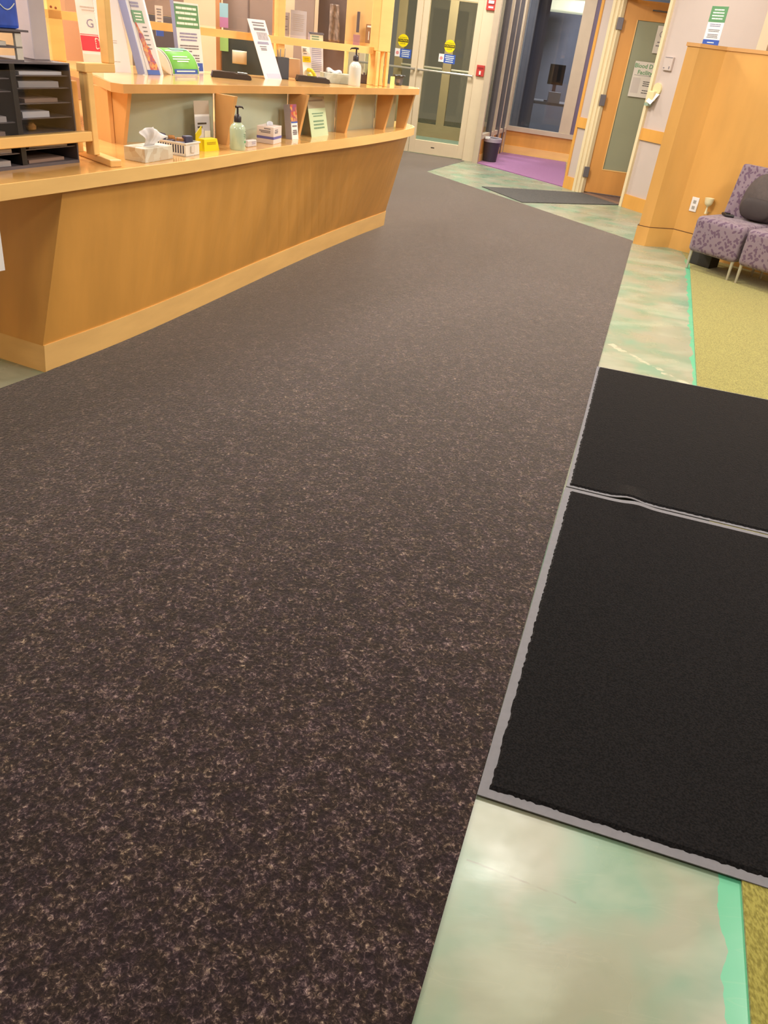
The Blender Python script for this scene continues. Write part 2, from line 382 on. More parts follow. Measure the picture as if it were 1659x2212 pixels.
B(-3.3, -1.0, -.005, .005, .12, 2.9).build('side_pane', pane, d1)
B(-2.2, -2.1, -.04, .06, 0, 2.9).build('mullion', cream, d1)
# stickers on the leaves' glass
def round_sticker(x, z, faded=False):
    g = thing('round_sticker', 'yellow round automatic door caution sticker on the right entrance door', 'sticker', (0, 0, 0))
    g.parent = None
    return g
def on_wall(root_loc, rz, x, y, z):
    return (root_loc[0]+x*math.cos(rz)-y*math.sin(rz), root_loc[1]+x*math.sin(rz)+y*math.cos(rz), z)
def sticker_round(x, lab, dy=-.0045):
    s = thing('round_sticker', lab, 'sticker', on_wall(loc, rz, x, dy, 1.395), rz)
    b = MB().tube([(0, -.0012, 0), (0, 0, 0)], .077, 32); b.build('disc', yellow, s)
    B(-.074, .074, -.0018, -.0012, -.018, .018).build('black_band', black, s)
    text_mesh('CAUTION', .029, yellow, s, (0, -.002, 0), bold=.0005)
    text_mesh('AUTOMATIC', .020, textd, s, (0, -.0018, .034)); text_mesh('DOOR', .024, textd, s, (0, -.0018, -.036))
    return s
sticker_round(.417, 'round yellow caution sticker on the right entrance door glass')
sticker_round(-.25, 'round yellow caution sticker on the left entrance door, beside the wooden post')
def sticker_blue(x, lab):
    s = thing('blue_sticker', lab, 'sticker', on_wall(loc, rz, x, -.0045, 1.243), rz)
    B(-.045, .115, -.001, 0, -.055, .055).build('blue_field', bluep, s)
    B(-.12, -.045, -.001, 0, -.045, .052).build('white_field', white, s)
    text_mesh('DO NOT\nENTER', .014, redp, s, (-.083, -.0015, .003)).name = 'small_emblem'
    bpy.data.objects.remove([c for c in s.children if c.name.startswith('small_emblem')][0])
    MB().tube([(-.083, -.0016, 0), (-.083, -.001, 0)], .022, 16).build('emblem', mat('pale_red_print', (226, 150, 150), .5), s)
    lines(s, -.03, .10, (.034, .012, -.010, -.034), .010, textw, -.0015)
    return s
sticker_blue(.40, 'blue and white notice sticker below the yellow disc, right entrance door')
sticker_blue(-.235, 'blue notice sticker on the left entrance door glass')
# fire devices on the frame post
p = thing('fire_pull_station', 'red fire alarm pull station on the cream post beside the door', 'alarm', on_wall(loc, rz, .90, -.06, 1.15), rz)
B(-.055, .055, -.03, 0, -.065, .07).bevel(.005).build('housing', red, p)
B(-.012, .012, -.042, -.03, -.045, .0).build('pull_handle', whitep, p); B(-.04, .04, -.0315, -.03, .02, .045).build('label_strip', mat('dark_red_print', (150, 40, 40), .5), p)
p = thing('fire_strobe', 'red fire strobe high on the cream post beside the door', 'alarm', on_wall(loc, rz, .915, -.06, 1.93), rz)
B(-.06, .065, -.035, 0, -.075, .09).bevel(.006).build('housing', red, p)
B(-.035, .04, -.05, -.035, .0, .035).build('lens', whitep, p); B(-.03, .035, -.037, -.035, -.05, -.03).build('fire_lettering', textw, p)

# vestibule and outer doors beyond the glass
d2 = sempty('door_2', on_wall(loc, rz, 0.1, 2.3, 0), rz)
f = MB()
for (x0, x1) in ((-1.0, -.86), (.60, .72), (-.16, -.02), ):
    f.box(x0, x1, -.03, .03, 0, 2.9)
for (x0, x1) in ((-.86, -.16), (-.02, .60)):
    f.box(x0, x1, -.03, .03, 0, .2).box(x0, x1, -.03, .03, 2.0, 2.9)
vest = mat('outer_door_metal', (150, 136, 108), .5, .04)
f.build('door_frame', vest, d2)
for (x0, x1) in ((-.86, -.16), (-.02, .60)): B(x0, x1, -.004, .004, .2, 2.0).build('pane', pane, d2)
b = MB()
for (x0, x1) in ((-.86, -.16), (0.0, .58)): b.tube([(x0, -.08, 1.04), (x1, -.08, 1.04)], .018, 10)
b.build('push_bar', chrome, d2)
struct(MB().prism([on_wall(loc, rz, *q, 0)[:2] for q in ((-1.2, .1), (.92, .1), (.99, 2.2), (-1.2, 2.2))], [on_wall(loc, rz, *q, 0)[:2] for q in ((-1.2, .1), (.92, .1), (.99, 2.2), (-1.2, 2.2))], .0, .006).build('floor_mat_area', mat('vestibule_mat', (112, 132, 122), .9, .1)))
v = MB(); M_ = Matrix.Translation(loc) @ Matrix.Rotation(rz, 4, 'Z')
v.box(-1.35, -1.25, .1, 2.3, 0, 2.9, M_); struct(v.build('wall_vestibule', mat('vestibule_wall', (176, 166, 138), .7, .05)))

# alcove glazed side wall (window_2)
loc2, rz2, L2 = frame_of((.68, 12.08), (1.19, 13.8))
s2 = sempty('window_2', loc2, rz2)
alum = mat('aluminium_mullion', (196, 180, 158), .4, .04)
alumd = mat('dark_aluminium', (104, 100, 106), .4, .05, metal=.3)
f = MB()
for (x0, x1) in ((.02, .08), (.82, .89), (1.18, 1.27), (1.70, 1.79)): f.box(x0, x1, -.05, .03, 0, 2.9)
f.box(.08, 1.70, -.045, .02, .31, .37)
f.build('window_frame', alum, s2)
f = MB()
for (x0, x1) in ((.60, .64), (1.12, 1.17), (1.50, 1.53)): f.box(x0, x1, -.055, .02, .0, 2.9)
f.build('mullion', alumd, s2)
B(.08, 1.70, -.012, .0, .37, 2.9).build('pane', paned, s2)
B(.08, 1.70, -.03, .02, .10, .31).build('wood_panel', wood, s2)
B(.05, 1.72, -.04, .02, 0, .10).build('baseboard', wood_lt, s2)

# alcove window (window_1)
loc1, rz1, L1 = frame_of((1.19, 13.8), (2.24, 13.5))
w1 = sempty('window_1', loc1, rz1)
f = MB(); f.box(-.06, .06, -.03, .06, .40, 2.9).box(.88, 1.06, -.03, .06, .40, 2.9).box(-.06, 1.12, -.05, .06, .335, .40)
f.box(.06, .88, -.03, .06, 2.3, 2.4)
f.build('window_frame', alum, w1)
B(.06, .88, .0, .008, .40, 2.3).build('pane', paned, w1)
B(1.06, 1.3, -.02, .06, .40, 2.9).build('edge_panel', mat('violet_edge', (110, 98, 122), .6), w1)
B(-.06, 1.30, -.01, .06, .12, .335).build('wood_panel', wood, w1)
B(-.06, 1.30, -.025, .06, 0, .12).build('baseboard', wood_lt, w1)

# dark office beyond the window
off = sempty('wall_office', (0, 0, 0))
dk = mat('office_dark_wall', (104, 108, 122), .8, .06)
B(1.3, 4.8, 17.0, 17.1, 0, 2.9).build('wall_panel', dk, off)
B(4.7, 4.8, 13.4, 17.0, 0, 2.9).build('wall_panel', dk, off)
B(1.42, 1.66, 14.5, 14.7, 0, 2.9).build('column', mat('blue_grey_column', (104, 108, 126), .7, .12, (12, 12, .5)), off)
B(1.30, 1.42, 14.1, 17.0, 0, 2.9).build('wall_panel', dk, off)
l_ = thing('office_lamp_panel', 'pale green-white ceiling light glowing inside the dark office', 'lamp', (2.13, 16.1, 2.07), -.1)
B(-.33, .33, -.3, .3, 0, .20).bevel(.02).build('diffuser', mat('lamp_diffuser', (232, 232, 196), .5, emit=1.1), l_)
B(-.35, .35, -.32, .32, .20, .24).build('housing', alum, l_)
for x in (-.3, .3): MB().tube([(x, 0, .24), (x, 0, .83)], .008, 8).build('hanger', alumd, l_)
mo = thing('office_monitor', 'dark monitor on a desk beyond the alcove window', 'monitor', (2.02, 15.0, .74), -.15)
B(-.13, .13, -.02, .02, .26, .56).bevel(.006).build('screen', black, mo)
B(-.03, .03, 0, .03, .02, .3).build('stand', alumd, mo); B(-.13, .13, -.09, .1, 0, .02).build('foot', alumd, mo)
de = thing('office_desk', 'grey office desk in the dark room beyond the window', 'desk', (2.3, 15.0, 0), -.15)
B(-.7, .8, -.3, .4, .70, .74).build('desk_top', mat('office_desk_top', (110, 112, 118), .5, .05), de)
for x in (-.66, .76):
    for y in (-.26, .36): B(x-.02, x+.02, y-.02, y+.02, 0, .70).build('leg', alumd, de)
pa = tag(B(1.92, 2.12, 14.74, 14.84, .74, .90).build('paper_stack', mat('office_papers', (150, 156, 166), .7)), 'pale stack of papers on the desk below the office monitor', 'papers')

# wall with the wooden door (wall_right_far)
loc3, rz3, L3 = frame_of((1.83, 10.78), (2.56, 9.59))
wf = sempty('wall_far', loc3, rz3)
B(.022, .21, 0, .12, 0, 2.9).build('wall_panel', wallp, wf)
B(1.10, 2.33, 0, .12, 0, 2.9).build('wall_panel', wallp, wf)
B(2.45, 4.2, 0, .12, 0, 2.9).build('wall_panel', mat('far_room_wall', (206, 176, 150), .7), wf)
B(.17, 1.10, .0, .12, 2.11, 2.9).build('wall_panel', wallp, wf)
B(-.02, .022, -.012, .14, 0, 2.9).build('corner_strip', wood, wf)
B(.022, .20, -.018, 0, .715, .83).build('chair_rail', wood, wf); B(1.115, 2.33, -.018, 0, .735, .855).build('chair_rail', wood, wf)
B(.022, .20, -.02, 0, 0, .145).build('baseboard', wood, wf); B(1.115, 2.33, -.02, 0, 0, .145).build('baseboard', wood, wf)
t1 = struct(B(2.33, 2.45, -.02, .14, 0, 2.9).build('trim_1', cream)); t1.parent = None; t1.location = loc3; t1.rotation_euler = (0, 0, rz3)
# alcove right wall + room behind the door
M3 = Matrix.Translation(loc3) @ Matrix.Rotation(rz3, 4, 'Z')
struct(MB().prism([(1.875, 10.90), (1.97, 10.95), (2.48, 13.5), (2.345, 13.5)], [(1.875, 10.90), (1.97, 10.95), (2.48, 13.5), (2.345, 13.5)], 0, 2.9).build('wall_alcove', wallp))
v = MB(); v.box(-.1, 4.0, 1.9, 2.0, 0, 2.9, M3); v.box(3.3, 3.4, .12, 1.9, 0, 2.9, M3); struct(v.build('wall_exam_room', beige))
d3 = sempty('door_3', loc3, rz3)
B(.21, 2.2, .03, 1.88, 0, .006).build('dark_floor_covering', mat('room_carpet', (104, 84, 76), .9), d3)
f = MB()
f.box(.20, .245, -.035, .14, 0, 2.1).box(.245, .30, -.018, .14, 0, 2.1).box(.30, .335, .0, .05, 0, 2.1)
f.box(1.077, 1.118, -.035, .14, 0, 2.1).box(.20, 1.118, -.035, .14, 2.08, 2.14)
f.build('door_frame', mat('door_frame_cream', (232, 214, 176), .4), d3)
B(.35, 1.077, .0, .12, .0, .010).build('threshold', mat('threshold_brown', (120, 96, 84), .5), d3)
# leaf hinged at the left jamb, standing ajar into the room
H = on_wall(loc3, rz3, .36, .05, 0)
lf = bpy.data.objects.new('door_leaf', None)
dl = sempty('door_4', (2.055, 10.56, 0), math.atan2(-.06, .45)); dl.name = 'door_4'
f = MB()
f.box(.0, .165, -.02, .02, .02, 2.075).box(.62, .76, -.02, .02, .02, 2.075).box(.165, .62, -.02, .02, .02, .30).box(.165, .62, -.02, .02, 1.885, 2.075)
f.build('wooden_frame', wood_door, dl)
B(.165, .62, -.006, .006, .30, 1.885).build('frosted_pane', frost, dl)
f = MB(); f.box(.160, .625, -.024, -.018, .292, .302).box(.158, .166, -.024, -.018, .30, 1.885); f.build('pane_bead', wood_lt, dl)
for z in (.25, 1.05, 1.83):
    B(-.062, .006, -.078, -.052, z-.06, z+.06).bevel(.003, 1).build('hinge', hinge, dl)
MB().tube([(.30, -.05, 1.99), (.62, -.06, 1.985)], .008, 8).build('closer_arm', alumd, dl)
# notices on the leaf
def leafpos(x, z): 
    a = math.atan2(-.06, .45); return (2.055+x*math.cos(a)+.021*math.sin(a), 10.56+x*math.sin(a)-.021*math.cos(a)-.003, z)
a4 = math.atan2(-.06, .45)
n1 = thing('paper_notice', 'white Blood Draw Facility notice taped on the wooden door glass', 'notice', leafpos(.385, 1.125), a4)
B(-.135, .135, -.002, 0, 0, .365).build('sheet', offw, n1)
text_mesh('Blood Draw', .062, greenp, n1, (0.02, -.0024, .32), bold=.0012); text_mesh('Facility', .062, greenp, n1, (0, -.0024, .255), bold=.0012)
lines(n1, -.115, .12, (.225,), .004, textg, -.0025, words=False, ragged=0)
lines(n1, -.0, .11, (.165, .145, .125, .075, .05), .008, textd, -.0025)
B(-.12, -.03, -.0025, -.002, .04, .2).build('printed_block', mat('pale_print', (206, 196, 190), .6), n1)
n2 = thing('paper_notice', 'small white no-smoking style notice at the top of the wooden door glass', 'notice', leafpos(.475, 1.585), a4)
B(-.07, .12, -.002, 0, 0, .27).build('sheet', offw, n2)
bb = MB(); 
for k in range(24):
    a0 = 2*math.pi*k/24; a1 = 2*math.pi*(k+1)/24
    bb.prism([(.0+.032*math.cos(a0), -.0028, .19+.032*math.sin(a0)), (.032*math.cos(a1), -.0028, .19+.032*math.sin(a1)), (.025*math.cos(a1), -.0028, .19+.025*math.sin(a1)), (.025*math.cos(a0), -.0028, .19+.025*math.sin(a0))],
             [(.0+.032*math.cos(a0), -.002, .19+.032*math.sin(a0)), (.032*math.cos(a1), -.002, .19+.032*math.sin(a1)), (.025*math.cos(a1), -.002, .19+.025*math.sin(a1)), (.025*math.cos(a0), -.002, .19+.025*math.sin(a0))], 0, 0)
bb.build('ring_symbol', textg, n2)
lines(n2, -.05, .10, (.11, .075), .012, textg, -.0025)

# things on the far wall
def wallthing(name, label, cat, x, z): return thing(name, label, cat, on_wall(loc3, rz3, x, 0, z), rz3)
s = wallthing('wall_poster', 'green, white and blue letter-size poster taped above the wooden screen wall', 'poster', 1.74, 1.70)
B(-.105, .105, -.002, 0, 0, .335).build('sheet', white, s); B(-.105, .105, -.003, -.002, .20, .335).build('green_header', greenp, s)
B(-.105, .105, -.003, -.002, 0, .05).build('blue_footer', bluep, s)
lines(s, -.08, .08, (.305, .28, .255, .23), .011, textw, -.0035)
lines(s, -.085, .085, (.182, .167), .007, navyp, -.003); lines(s, -.075, .075, (.135, .122, .095, .082, .069), .006, textg, -.003)
lines(s, -.045, .045, (.025,), .008, textw, -.0035)
s = wallthing('wall_thermostat', 'pale square wall box on the grey wall above the hand-shaped hook', 'thermostat', 1.26, 1.435)
B(-.062, .062, -.028, 0, 0, .13).bevel(.006).build('housing', wallp, s); B(-.05, .055, -.030, -.028, .12, .126).build('slot', textg, s)
B(.028, .042, -.031, -.028, .018, .042).build('dial', textg, s); B(-.05, -.03, -.030, -.028, .018, .028).build('mark', textg, s)
s = wallthing('wall_phone_holder', 'cream oval wall bracket holding a small white card by the door', 'holder', 1.17, 1.08)
b = MB(); b.tube([(0.02, -.02, .17), (0.02, 0, .17)], .062, 24); b.build('back_plate', mat('cream_plastic', (226, 212, 164), .4), s)
B(-.06, .035, -.06, -.005, .05, .15).bevel(.012).build('bracket', mat('cream_plastic', (0, 0, 0)), s)
t = MB().box(-.04, .04, -.004, 0, 0, .13).build('white_card', white, s); t.location = (-.0, -.075, .03); t.rotation_euler = (-.5, .35, 0)
B(-.06, .0, -.07, -.02, .0, .03).build('grey_tip', mat('grey_green', (150, 170, 150), .5), s)

# faceted wooden screen wall
hw = sempty('wall_screen', (0, 0, 0)); 
fpts = [(2.10, 7.75), (2.19, 7.70), (2.44, 7.77)]; e = (2.44+.72*3.0, 7.77-.69*3.0)
fr_ = fpts+[e]; bk = [(e[0]+.1, e[1]+.12), (2.49, 7.92), (2.22, 7.84), (2.14, 7.88)]
def offs(poly, d):  # crude outward shift toward the camera side
    return [(x-d*.25, y-d) for x, y in poly]
MB().prism(fr_+bk, fr_+bk, .175, 1.645).build('wood_panel', wood_b, hw)
fo = [(2.085, 7.745), (2.188, 7.688), (2.437, 7.756), (e[0], e[1]-.014)]
MB().prism(fo+bk, fo+bk, 0, .17).build('baseboard', wood_b, hw)
MB().prism(fo+bk, fo+bk, .1705, .1745).build('shadow_gap', mat('dark_gap', (90, 56, 30), .7), hw)
MB().prism(fo+bk, fo+bk, 1.645, 1.672).build('cap', wood_dk, hw)
# outlet
a5 = math.atan2(-.69, .72)
s = thing('wall_outlet', 'white electrical outlet plate low on the wooden screen wall', 'outlet', (2.533, 7.676, .36), a5)
B(-.035, .035, -.006, 0, 0, .125).bevel(.002, 1).build('plate', white, s)
for z in (.035, .085): B(-.014, .014, -.008, -.006, z-.014, z+.014).build('socket', mat('socket_grey', (170, 166, 160), .5), s)
s = thing('wall_cup', 'small cream goblet-shaped fixture on a thin stem on the wooden screen wall', 'fixture', (2.64, 7.567, .375), a5)
MB().lathe([(.012, 0), (.010, .02), (.007, .055), (.012, .065), (.030, .078), (.037, .098), (.041, .135), (.037, .135), (.030, .10), (.01, .085)], 20, (0, -.045)).build('cup', mat('cream_cup', (236, 226, 186), .3), s, smooth=True)
B(-.008, .008, -.045, .0, 0, .016).build('wall_arm', mat('cream_cup', (0, 0, 0)), s)

# ================================================================== FLOOR MATS
def floor_mat_thing(name, label, quad, z, edge, wavy=None):
    # quad BL, BR, TR, TL
    o = thing(name, label, 'floor mat', (quad[0][0], quad[0][1], 0))
    q = [Vector((p[0]-quad[0][0], p[1]-quad[0][1], 0)) for p in quad]
    def P(u, v, zz): p_ = q[0].lerp(q[1], u).lerp(q[3].lerp(q[2], u), v); return Vector((p_.x, p_.y, zz))
    wl = (q[1]-q[0]).length; hl = (q[3]-q[0]).length
    b = MB(); V = []
    nu, nv = 60, 40
    lift = wavy or (lambda u, v: 0)
    # border: flat rubber sheet with bevelled rim
    b.grid(lambda u, v: P(u, v, z+lift(u, v)*1.0), nu, nv)
    r = b.build('rubber_border', rubber, o); md = r.modifiers.new('t', 'SOLIDIFY'); md.thickness = .003; md.offset = 1
    # pile: a raised slab with a ragged outline
    b = MB(); eu, ev = edge/wl, edge/hl; nu, nv = 150, 150
    def J(): return random.uniform(-.0030, .0024)
    V = []
    for i in range(nu+1):
        row = []
        for j in range(nv+1):
            u = eu+(1-2*eu)*i/nu; v = ev+(1-2*ev)*j/nv; e_ = i in (0, nu) or j in (0, nv)
            if i in (0, nu): u += J()/wl
            if j in (0, nv): v += J()/hl
            row.append(b.bm.verts.new(P(u, v, z+(.002 if e_ else .0095)+lift(u, v))))
        V.append(row)
    for i in range(nu):
        for j in range(nv): b.bm.faces.new((V[i][j], V[i+1][j], V[i+1][j+1], V[i][j+1]))
    b.build('pile', matpile, o)
    return o
def buckle_lo(u, v):
    return .010*math.exp(-((u-.26)/.045)**2)*max(0, (v-.9)/.1) if v > .9 else 0
m1 = floor_mat_thing('floor_mat', 'large black floor mat with grey rubber border, nearest the camera', [(.298, 1.165), (1.365, .910), (1.79, 2.440), (.722, 2.705)], .007, .024, buckle_lo)
m2 = floor_mat_thing('floor_mat', 'farther black floor mat, its lower edge against the nearest mat', [(.727, 2.713), (1.795, 2.448), (2.18, 3.93), (1.108, 4.165)], .007, .013, lambda u, v: .014*math.exp(-((u-.23)/.045)**2)*max(0, (.08-v)/.08))
q = [(.71, 10.02), (1.14, 9.26), (2.39, 9.90), (2.03, 10.49)]
tag(MB().prism(q, q, .0005, .008).build('floor_mat', doormatm), 'thin charcoal mat laid in front of the wooden door', 'floor mat')

# ================================================================== RECEPTION COUNTER
base_f = [(-1.640, 3.212), (-1.459, 3.67), (-1.272, 4.24), (-0.940, 5.34), (-.71, 6.06), (-.50, 6.68), (-.37, 7.03), (-.315, 7.19)]
top_f = [(-1.488, 3.287), (-1.319, 3.721), (-1.162, 4.12), (-.878, 4.90), (-.663, 5.45), (-.40, 6.13), (-.235, 6.60), (-.17, 6.86)]
base_b = [(-.36, 7.34), (-.60, 7.42), (-1.25, 7.40), (-2.3, 6.3), (-2.35, 3.48)]
top_b = [(-.27, 7.08), (-.60, 7.20), (-1.25, 7.20), (-2.3, 6.2), (-2.20, 3.56)]
def smoothline(pts, n=6):
    out = []
    for i in range(len(pts)-1):
        p0 = pts[max(i-1, 0)]; p1 = pts[i]; p2 = pts[i+1]; p3 = pts[min(i+2, len(pts)-1)]
        for k in range(n):
            t = k/n
            out.append(tuple(.5*((2*p1[j])+(-p0[j]+p2[j])*t+(2*p0[j]-5*p1[j]+4*p2[j]-p3[j])*t*t+(-p0[j]+3*p1[j]-3*p2[j]+p3[j])*t**3) for j in range(2)))
    return out+[pts[-1]]
ct = thing('reception_counter', 'long curved wooden reception counter with outward leaning front and maple kick board', 'counter', (-1.64, 3.212, 0))
ox, oy = -1.64, 3.212
def rel(P): return [(x-ox, y-oy) for x, y in P]
bf = smoothline(base_f); tf = smoothline(top_f)
def lerpP(a, b, t): return [(p[0]+(q[0]-p[0])*t, p[1]+(q[1]-p[1])*t) for p, q in zip(a, b)]
BP = bf+base_b; TP = tf+top_b; kz = .13
K0 = lerpP(BP, TP, .0); K1 = lerpP(BP, TP, kz/.805*.35)
MB().prism(rel(K0), rel(K1), 0, kz).build('kick_board', wood_lt, ct)
I0 = lerpP(BP, TP, kz/.805*.25); 
MB().prism(rel([(x-.006, y+.0) for x, y in K1]), rel([(x-.003, y) for x, y in TP]), kz, .800).build('front_panel', wood, ct)
# worktop slab
slab = [(-2.05, 2.0), (-1.83, 2.42), (-1.593, 2.983), (-1.470, 3.27), (-1.338, 3.594), (-1.177, 3.987), (-1.035, 4.38), (-.868, 4.851), (-.664, 5.35), (-.517, 5.70), (-.36, 6.11), (-.225, 6.50), (-.155, 6.76)]
tip = [(-.138, 6.86), (-.155, 6.96), (-.21, 7.06), (-.30, 7.13), (-.42, 7.17)]
sl = smoothline(slab)+tip+[(-.70, 7.2), (-1.9, 7.1), (-2.75, 6.0), (-2.75, 2.3)]
w_ = MB().prism(rel(sl), rel(sl), .805, .86); w_.build('worktop', wood_top, ct)
# edge strip on the front of the worktop
def strip(path, z0, z1, t, out=.0):
    b = MB(); n = len(path); pr = []
    for i, p in enumerate(path):
        a = path[max(i-1, 0)]; c = path[min(i+1, n-1)]; d = Vector((c[0]-a[0], c[1]-a[1])).normalized(); nn = Vector((d.y, -d.x))
        pr.append(((p[0]+nn.x*t, p[1]+nn.y*t), (p[0]-nn.x*.0, p[1]-nn.y*.0)))
    rings = [[b.bm.verts.new((o_[0], o_[1], z0)), b.bm.verts.new((o_[0], o_[1], z1)), b.bm.verts.new((i_[0], i_[1], z1)), b.bm.verts.new((i_[0], i_[1], z0))] for o_, i_ in pr]
    for A, D in zip(rings, rings[1:]):
        for k in range(4): b.bm.faces.new((A[k], A[(k+1) % 4], D[(k+1) % 4], D[k]))
    b.bm.faces.new(rings[0]); b.bm.faces.new(rings[-1][::-1]); return b
strip(rel(smoothline(slab)+tip), .803, .8595, .010).build('edge_strip', wood_lt, ct)

# white sheet hanging under the near end of the worktop
s = thing('hanging_paper', 'bright white paper sheet hanging below the worktop at the left edge', 'paper', (-1.632, 2.955, .803), math.radians(70))
s.rotation_euler = (0, .04, math.radians(70))
B(-.22, .03, -.003, .0, -.265, -.0).build('sheet', white, s)

# transaction ledge on brackets
lf_ = [(-1.50, 4.10), (-1.313, 4.47), (-1.138, 4.80), (-.932, 5.15), (-.705, 5.54), (-.447, 5.98), (-.299, 6.22), (-.17, 6.45)]
ltip = [(-.125, 6.55), (-.135, 6.64), (-.19, 6.71), (-.30, 6.74)]
ll = smoothline(lf_)+ltip+[(-.45, 6.66), (-.75, 6.20), (-2.25, 5.12), (-2.25, 4.9), (-1.78, 4.44), (-1.56, 4.115)]
lg = thing('transaction_ledge', 'raised polished maple transaction ledge on wooden brackets above the counter', 'shelf', (-1.5, 4.1, .86))
def relL(P): return [(x+1.5, y-4.1) for x, y in P]
MB().prism(relL(ll), relL(ll), .252, .29).build('ledge_top', wood_top, lg)
strip(relL([(-1.78, 4.43), (-1.56, 4.115)]+smoothline(lf_)+ltip), .250, .2895, .008).build('edge_strip', wood_dk, lg)
def bracket(px, py, ang, d=.135, top=.30, back_only=False):
    # tapering fin: wide at the top, narrower below
    M = Matrix.Translation((px+1.5, py-4.1, 0)) @ Matrix.Rotation(ang, 4, 'Z')
    b = MB(); t = .013
    pts = [(0.0, 0), (d*.55, 0), (d, .25), (0.0, .25)]
    a = [b.bm.verts.new(M @ Vector((x, -t, z))) for x, z in pts]; c = [b.bm.verts.new(M @ Vector((x, t, z))) for x, z in pts]
    b.bm.faces.new(a); b.bm.faces.new(c[::-1])
    for i in range(4): b.bm.faces.new((a[i], a[(i+1) % 4], c[(i+1) % 4], c[i]))
    return b.build('bracket', wood_dk, lg)
NA = math.radians(-25)
for (px, py) in ((-1.635, 4.28), (-1.195, 4.69), (-.90, 5.37), (-.655, 5.91), (-.415, 6.42), (-.27, 6.68)):
    bracket(px, py, NA)
# frosted back panes between the brackets
gl = [(-1.64, 4.30), (-1.21, 4.70), (-.915, 5.38), (-.67, 5.92), (-.43, 6.43), (-.285, 6.69)]
for a, b_ in zip(gl, gl[1:]):
    l0, r0, L0 = frame_of((a[0]+1.5, a[1]-4.1), (b_[0]+1.5, b_[1]-4.1))
    o = B(.01, L0-.01, .0, .008, .0, .25).build('back_pane', frostg, lg); o.location = l0; o.rotation_euler = (0, 0, r0)
l0, r0, L0 = frame_of((-1.84+1.5, 4.42-4.1), (-1.635+1.5, 4.24-4.1))
o = B(0, L0, 0, .02, 0, .25).build('end_board', wood_dk, lg); o.location = l0; o.rotation_euler = (0, 0, r0)

# timber glazing screen above the ledge
F0 = Vector((-2.18, 5.075)); F1 = Vector((-.37, 6.38)); fd = (F1-F0).normalized(); FA = math.atan2(fd.y, fd.x); FL = (F1-F0).length
sc_ = thing('glazing_screen', 'maple timber screen frame with clear panes standing along the ledge back', 'screen', (F0.x, F0.y, 1.15), FA)
def post(x0, x1, y0, y1, z0=0, z1=1.4, m=wood_lt): return B(x0, x1, y0, y1, z0, z1).bevel(.003, 1).build('post', m, sc_)
pA = post(-.091, -.015, -.045, .09)
pC = post(1.345, 1.395, -.03, .04)
pX = B(FL-.15, FL-.045, -.10, .02, .215, 1.4).bevel(.004, 1).build('box_post', wood_lt, sc_)
for (a, b_, c_, d_) in ((FL-.15, FL-.125, -.10, -.07), (FL-.07, FL-.045, -.10, -.07), (FL-.15, FL-.115, -.02, .02), (FL-.075, FL-.045, -.03, .02)):
    post(a, b_, c_, d_, 0, .215, wood_lt)
def disc(x, y, z, ax):
    d = (.0008, 0, 0) if ax == 'x' else (0, .0008, 0)
    return MB().tube([(x-d[0], y-d[1], z), (x+d[0], y+d[1], z)], .0065, 12).build('wood_knot', mat('knot_brown', (150, 84, 52), .5), sc_)
disc(FL-.0445, -.062, .345, 'x'); disc(FL-.0445, -.035, .345, 'x')
disc(-.070, -.0455, .265, 'y'); disc(-.045, -.0455, .262, 'y')
b = MB(); x0, x1 = -1.0, FL-.15
zt = lambda x: .230-.017*(x/FL)
b.prism([(x0, -.045, zt(x0)-.021), (x1, -.045, zt(x1)-.021), (x1, .0, zt(x1)-.021), (x0, .0, zt(x0)-.021)], [(x0, -.045, zt(x0)+.021), (x1, -.045, zt(x1)+.021), (x1, .0, zt(x1)+.021), (x0, .0, zt(x0)+.021)], 0, 0)
b.build('glazing_rail', wood_lt, sc_)
for (a, b_) in ((.02, 1.34), (1.40, FL-.155)): B(a, b_, .008, .014, .255, 1.4).build('pane', acry, sc_)

# low side screen at the left (short post, foot, rail, pane)
SA = math.atan2(.93, .37)
ss = thing('side_screen', 'low maple side screen with foot block, short post and rail in front of organizer', 'screen', (-1.475, 3.68, .86), SA)
def sb(x0, x1, y0, y1, z0, z1, name, m=wood_lt): return B(x0, x1, y0, y1, z0-.86, z1-.86).bevel(.003, 1).build(name, m, ss)
sb(-.035, 0, 0, .05, .89, 1.215, 'short_post')
sb(-.045, .14, 0, .05, 1.215, 1.25, 'top_beam')
sb(.105, .14, 0, .048, 1.25, 2.6, 'tall_post')
sb(-.045, -.01, .085, .15, .89, 1.175, 'back_post'); sb(-.05, .0, .155, .21, .89, 1.17, 'back_post', wood_dk)
sb(-.95, -.037, 0, .042, .948, .988, 'low_rail')
sb(-.95, -.04, .018, .022, .988, 1.22, 'pane', acry)
fb = B(-.10, .33, -.028, .028, 0, .030).bevel(.006).build('foot_block', wood_lt, ss)
BD = math.atan2(3.89-3.62, -1.675+1.37)
v = Matrix.Rotation(-SA, 4, 'Z') @ Vector((-1.445+1.475, 3.680-3.68, 0)); fb.location = (v.x-.012, v.y, 0); fb.rotation_euler = (0, 0, BD-SA)

# ================================================================== ON THE LOWER WORKTOP
TZ = .86
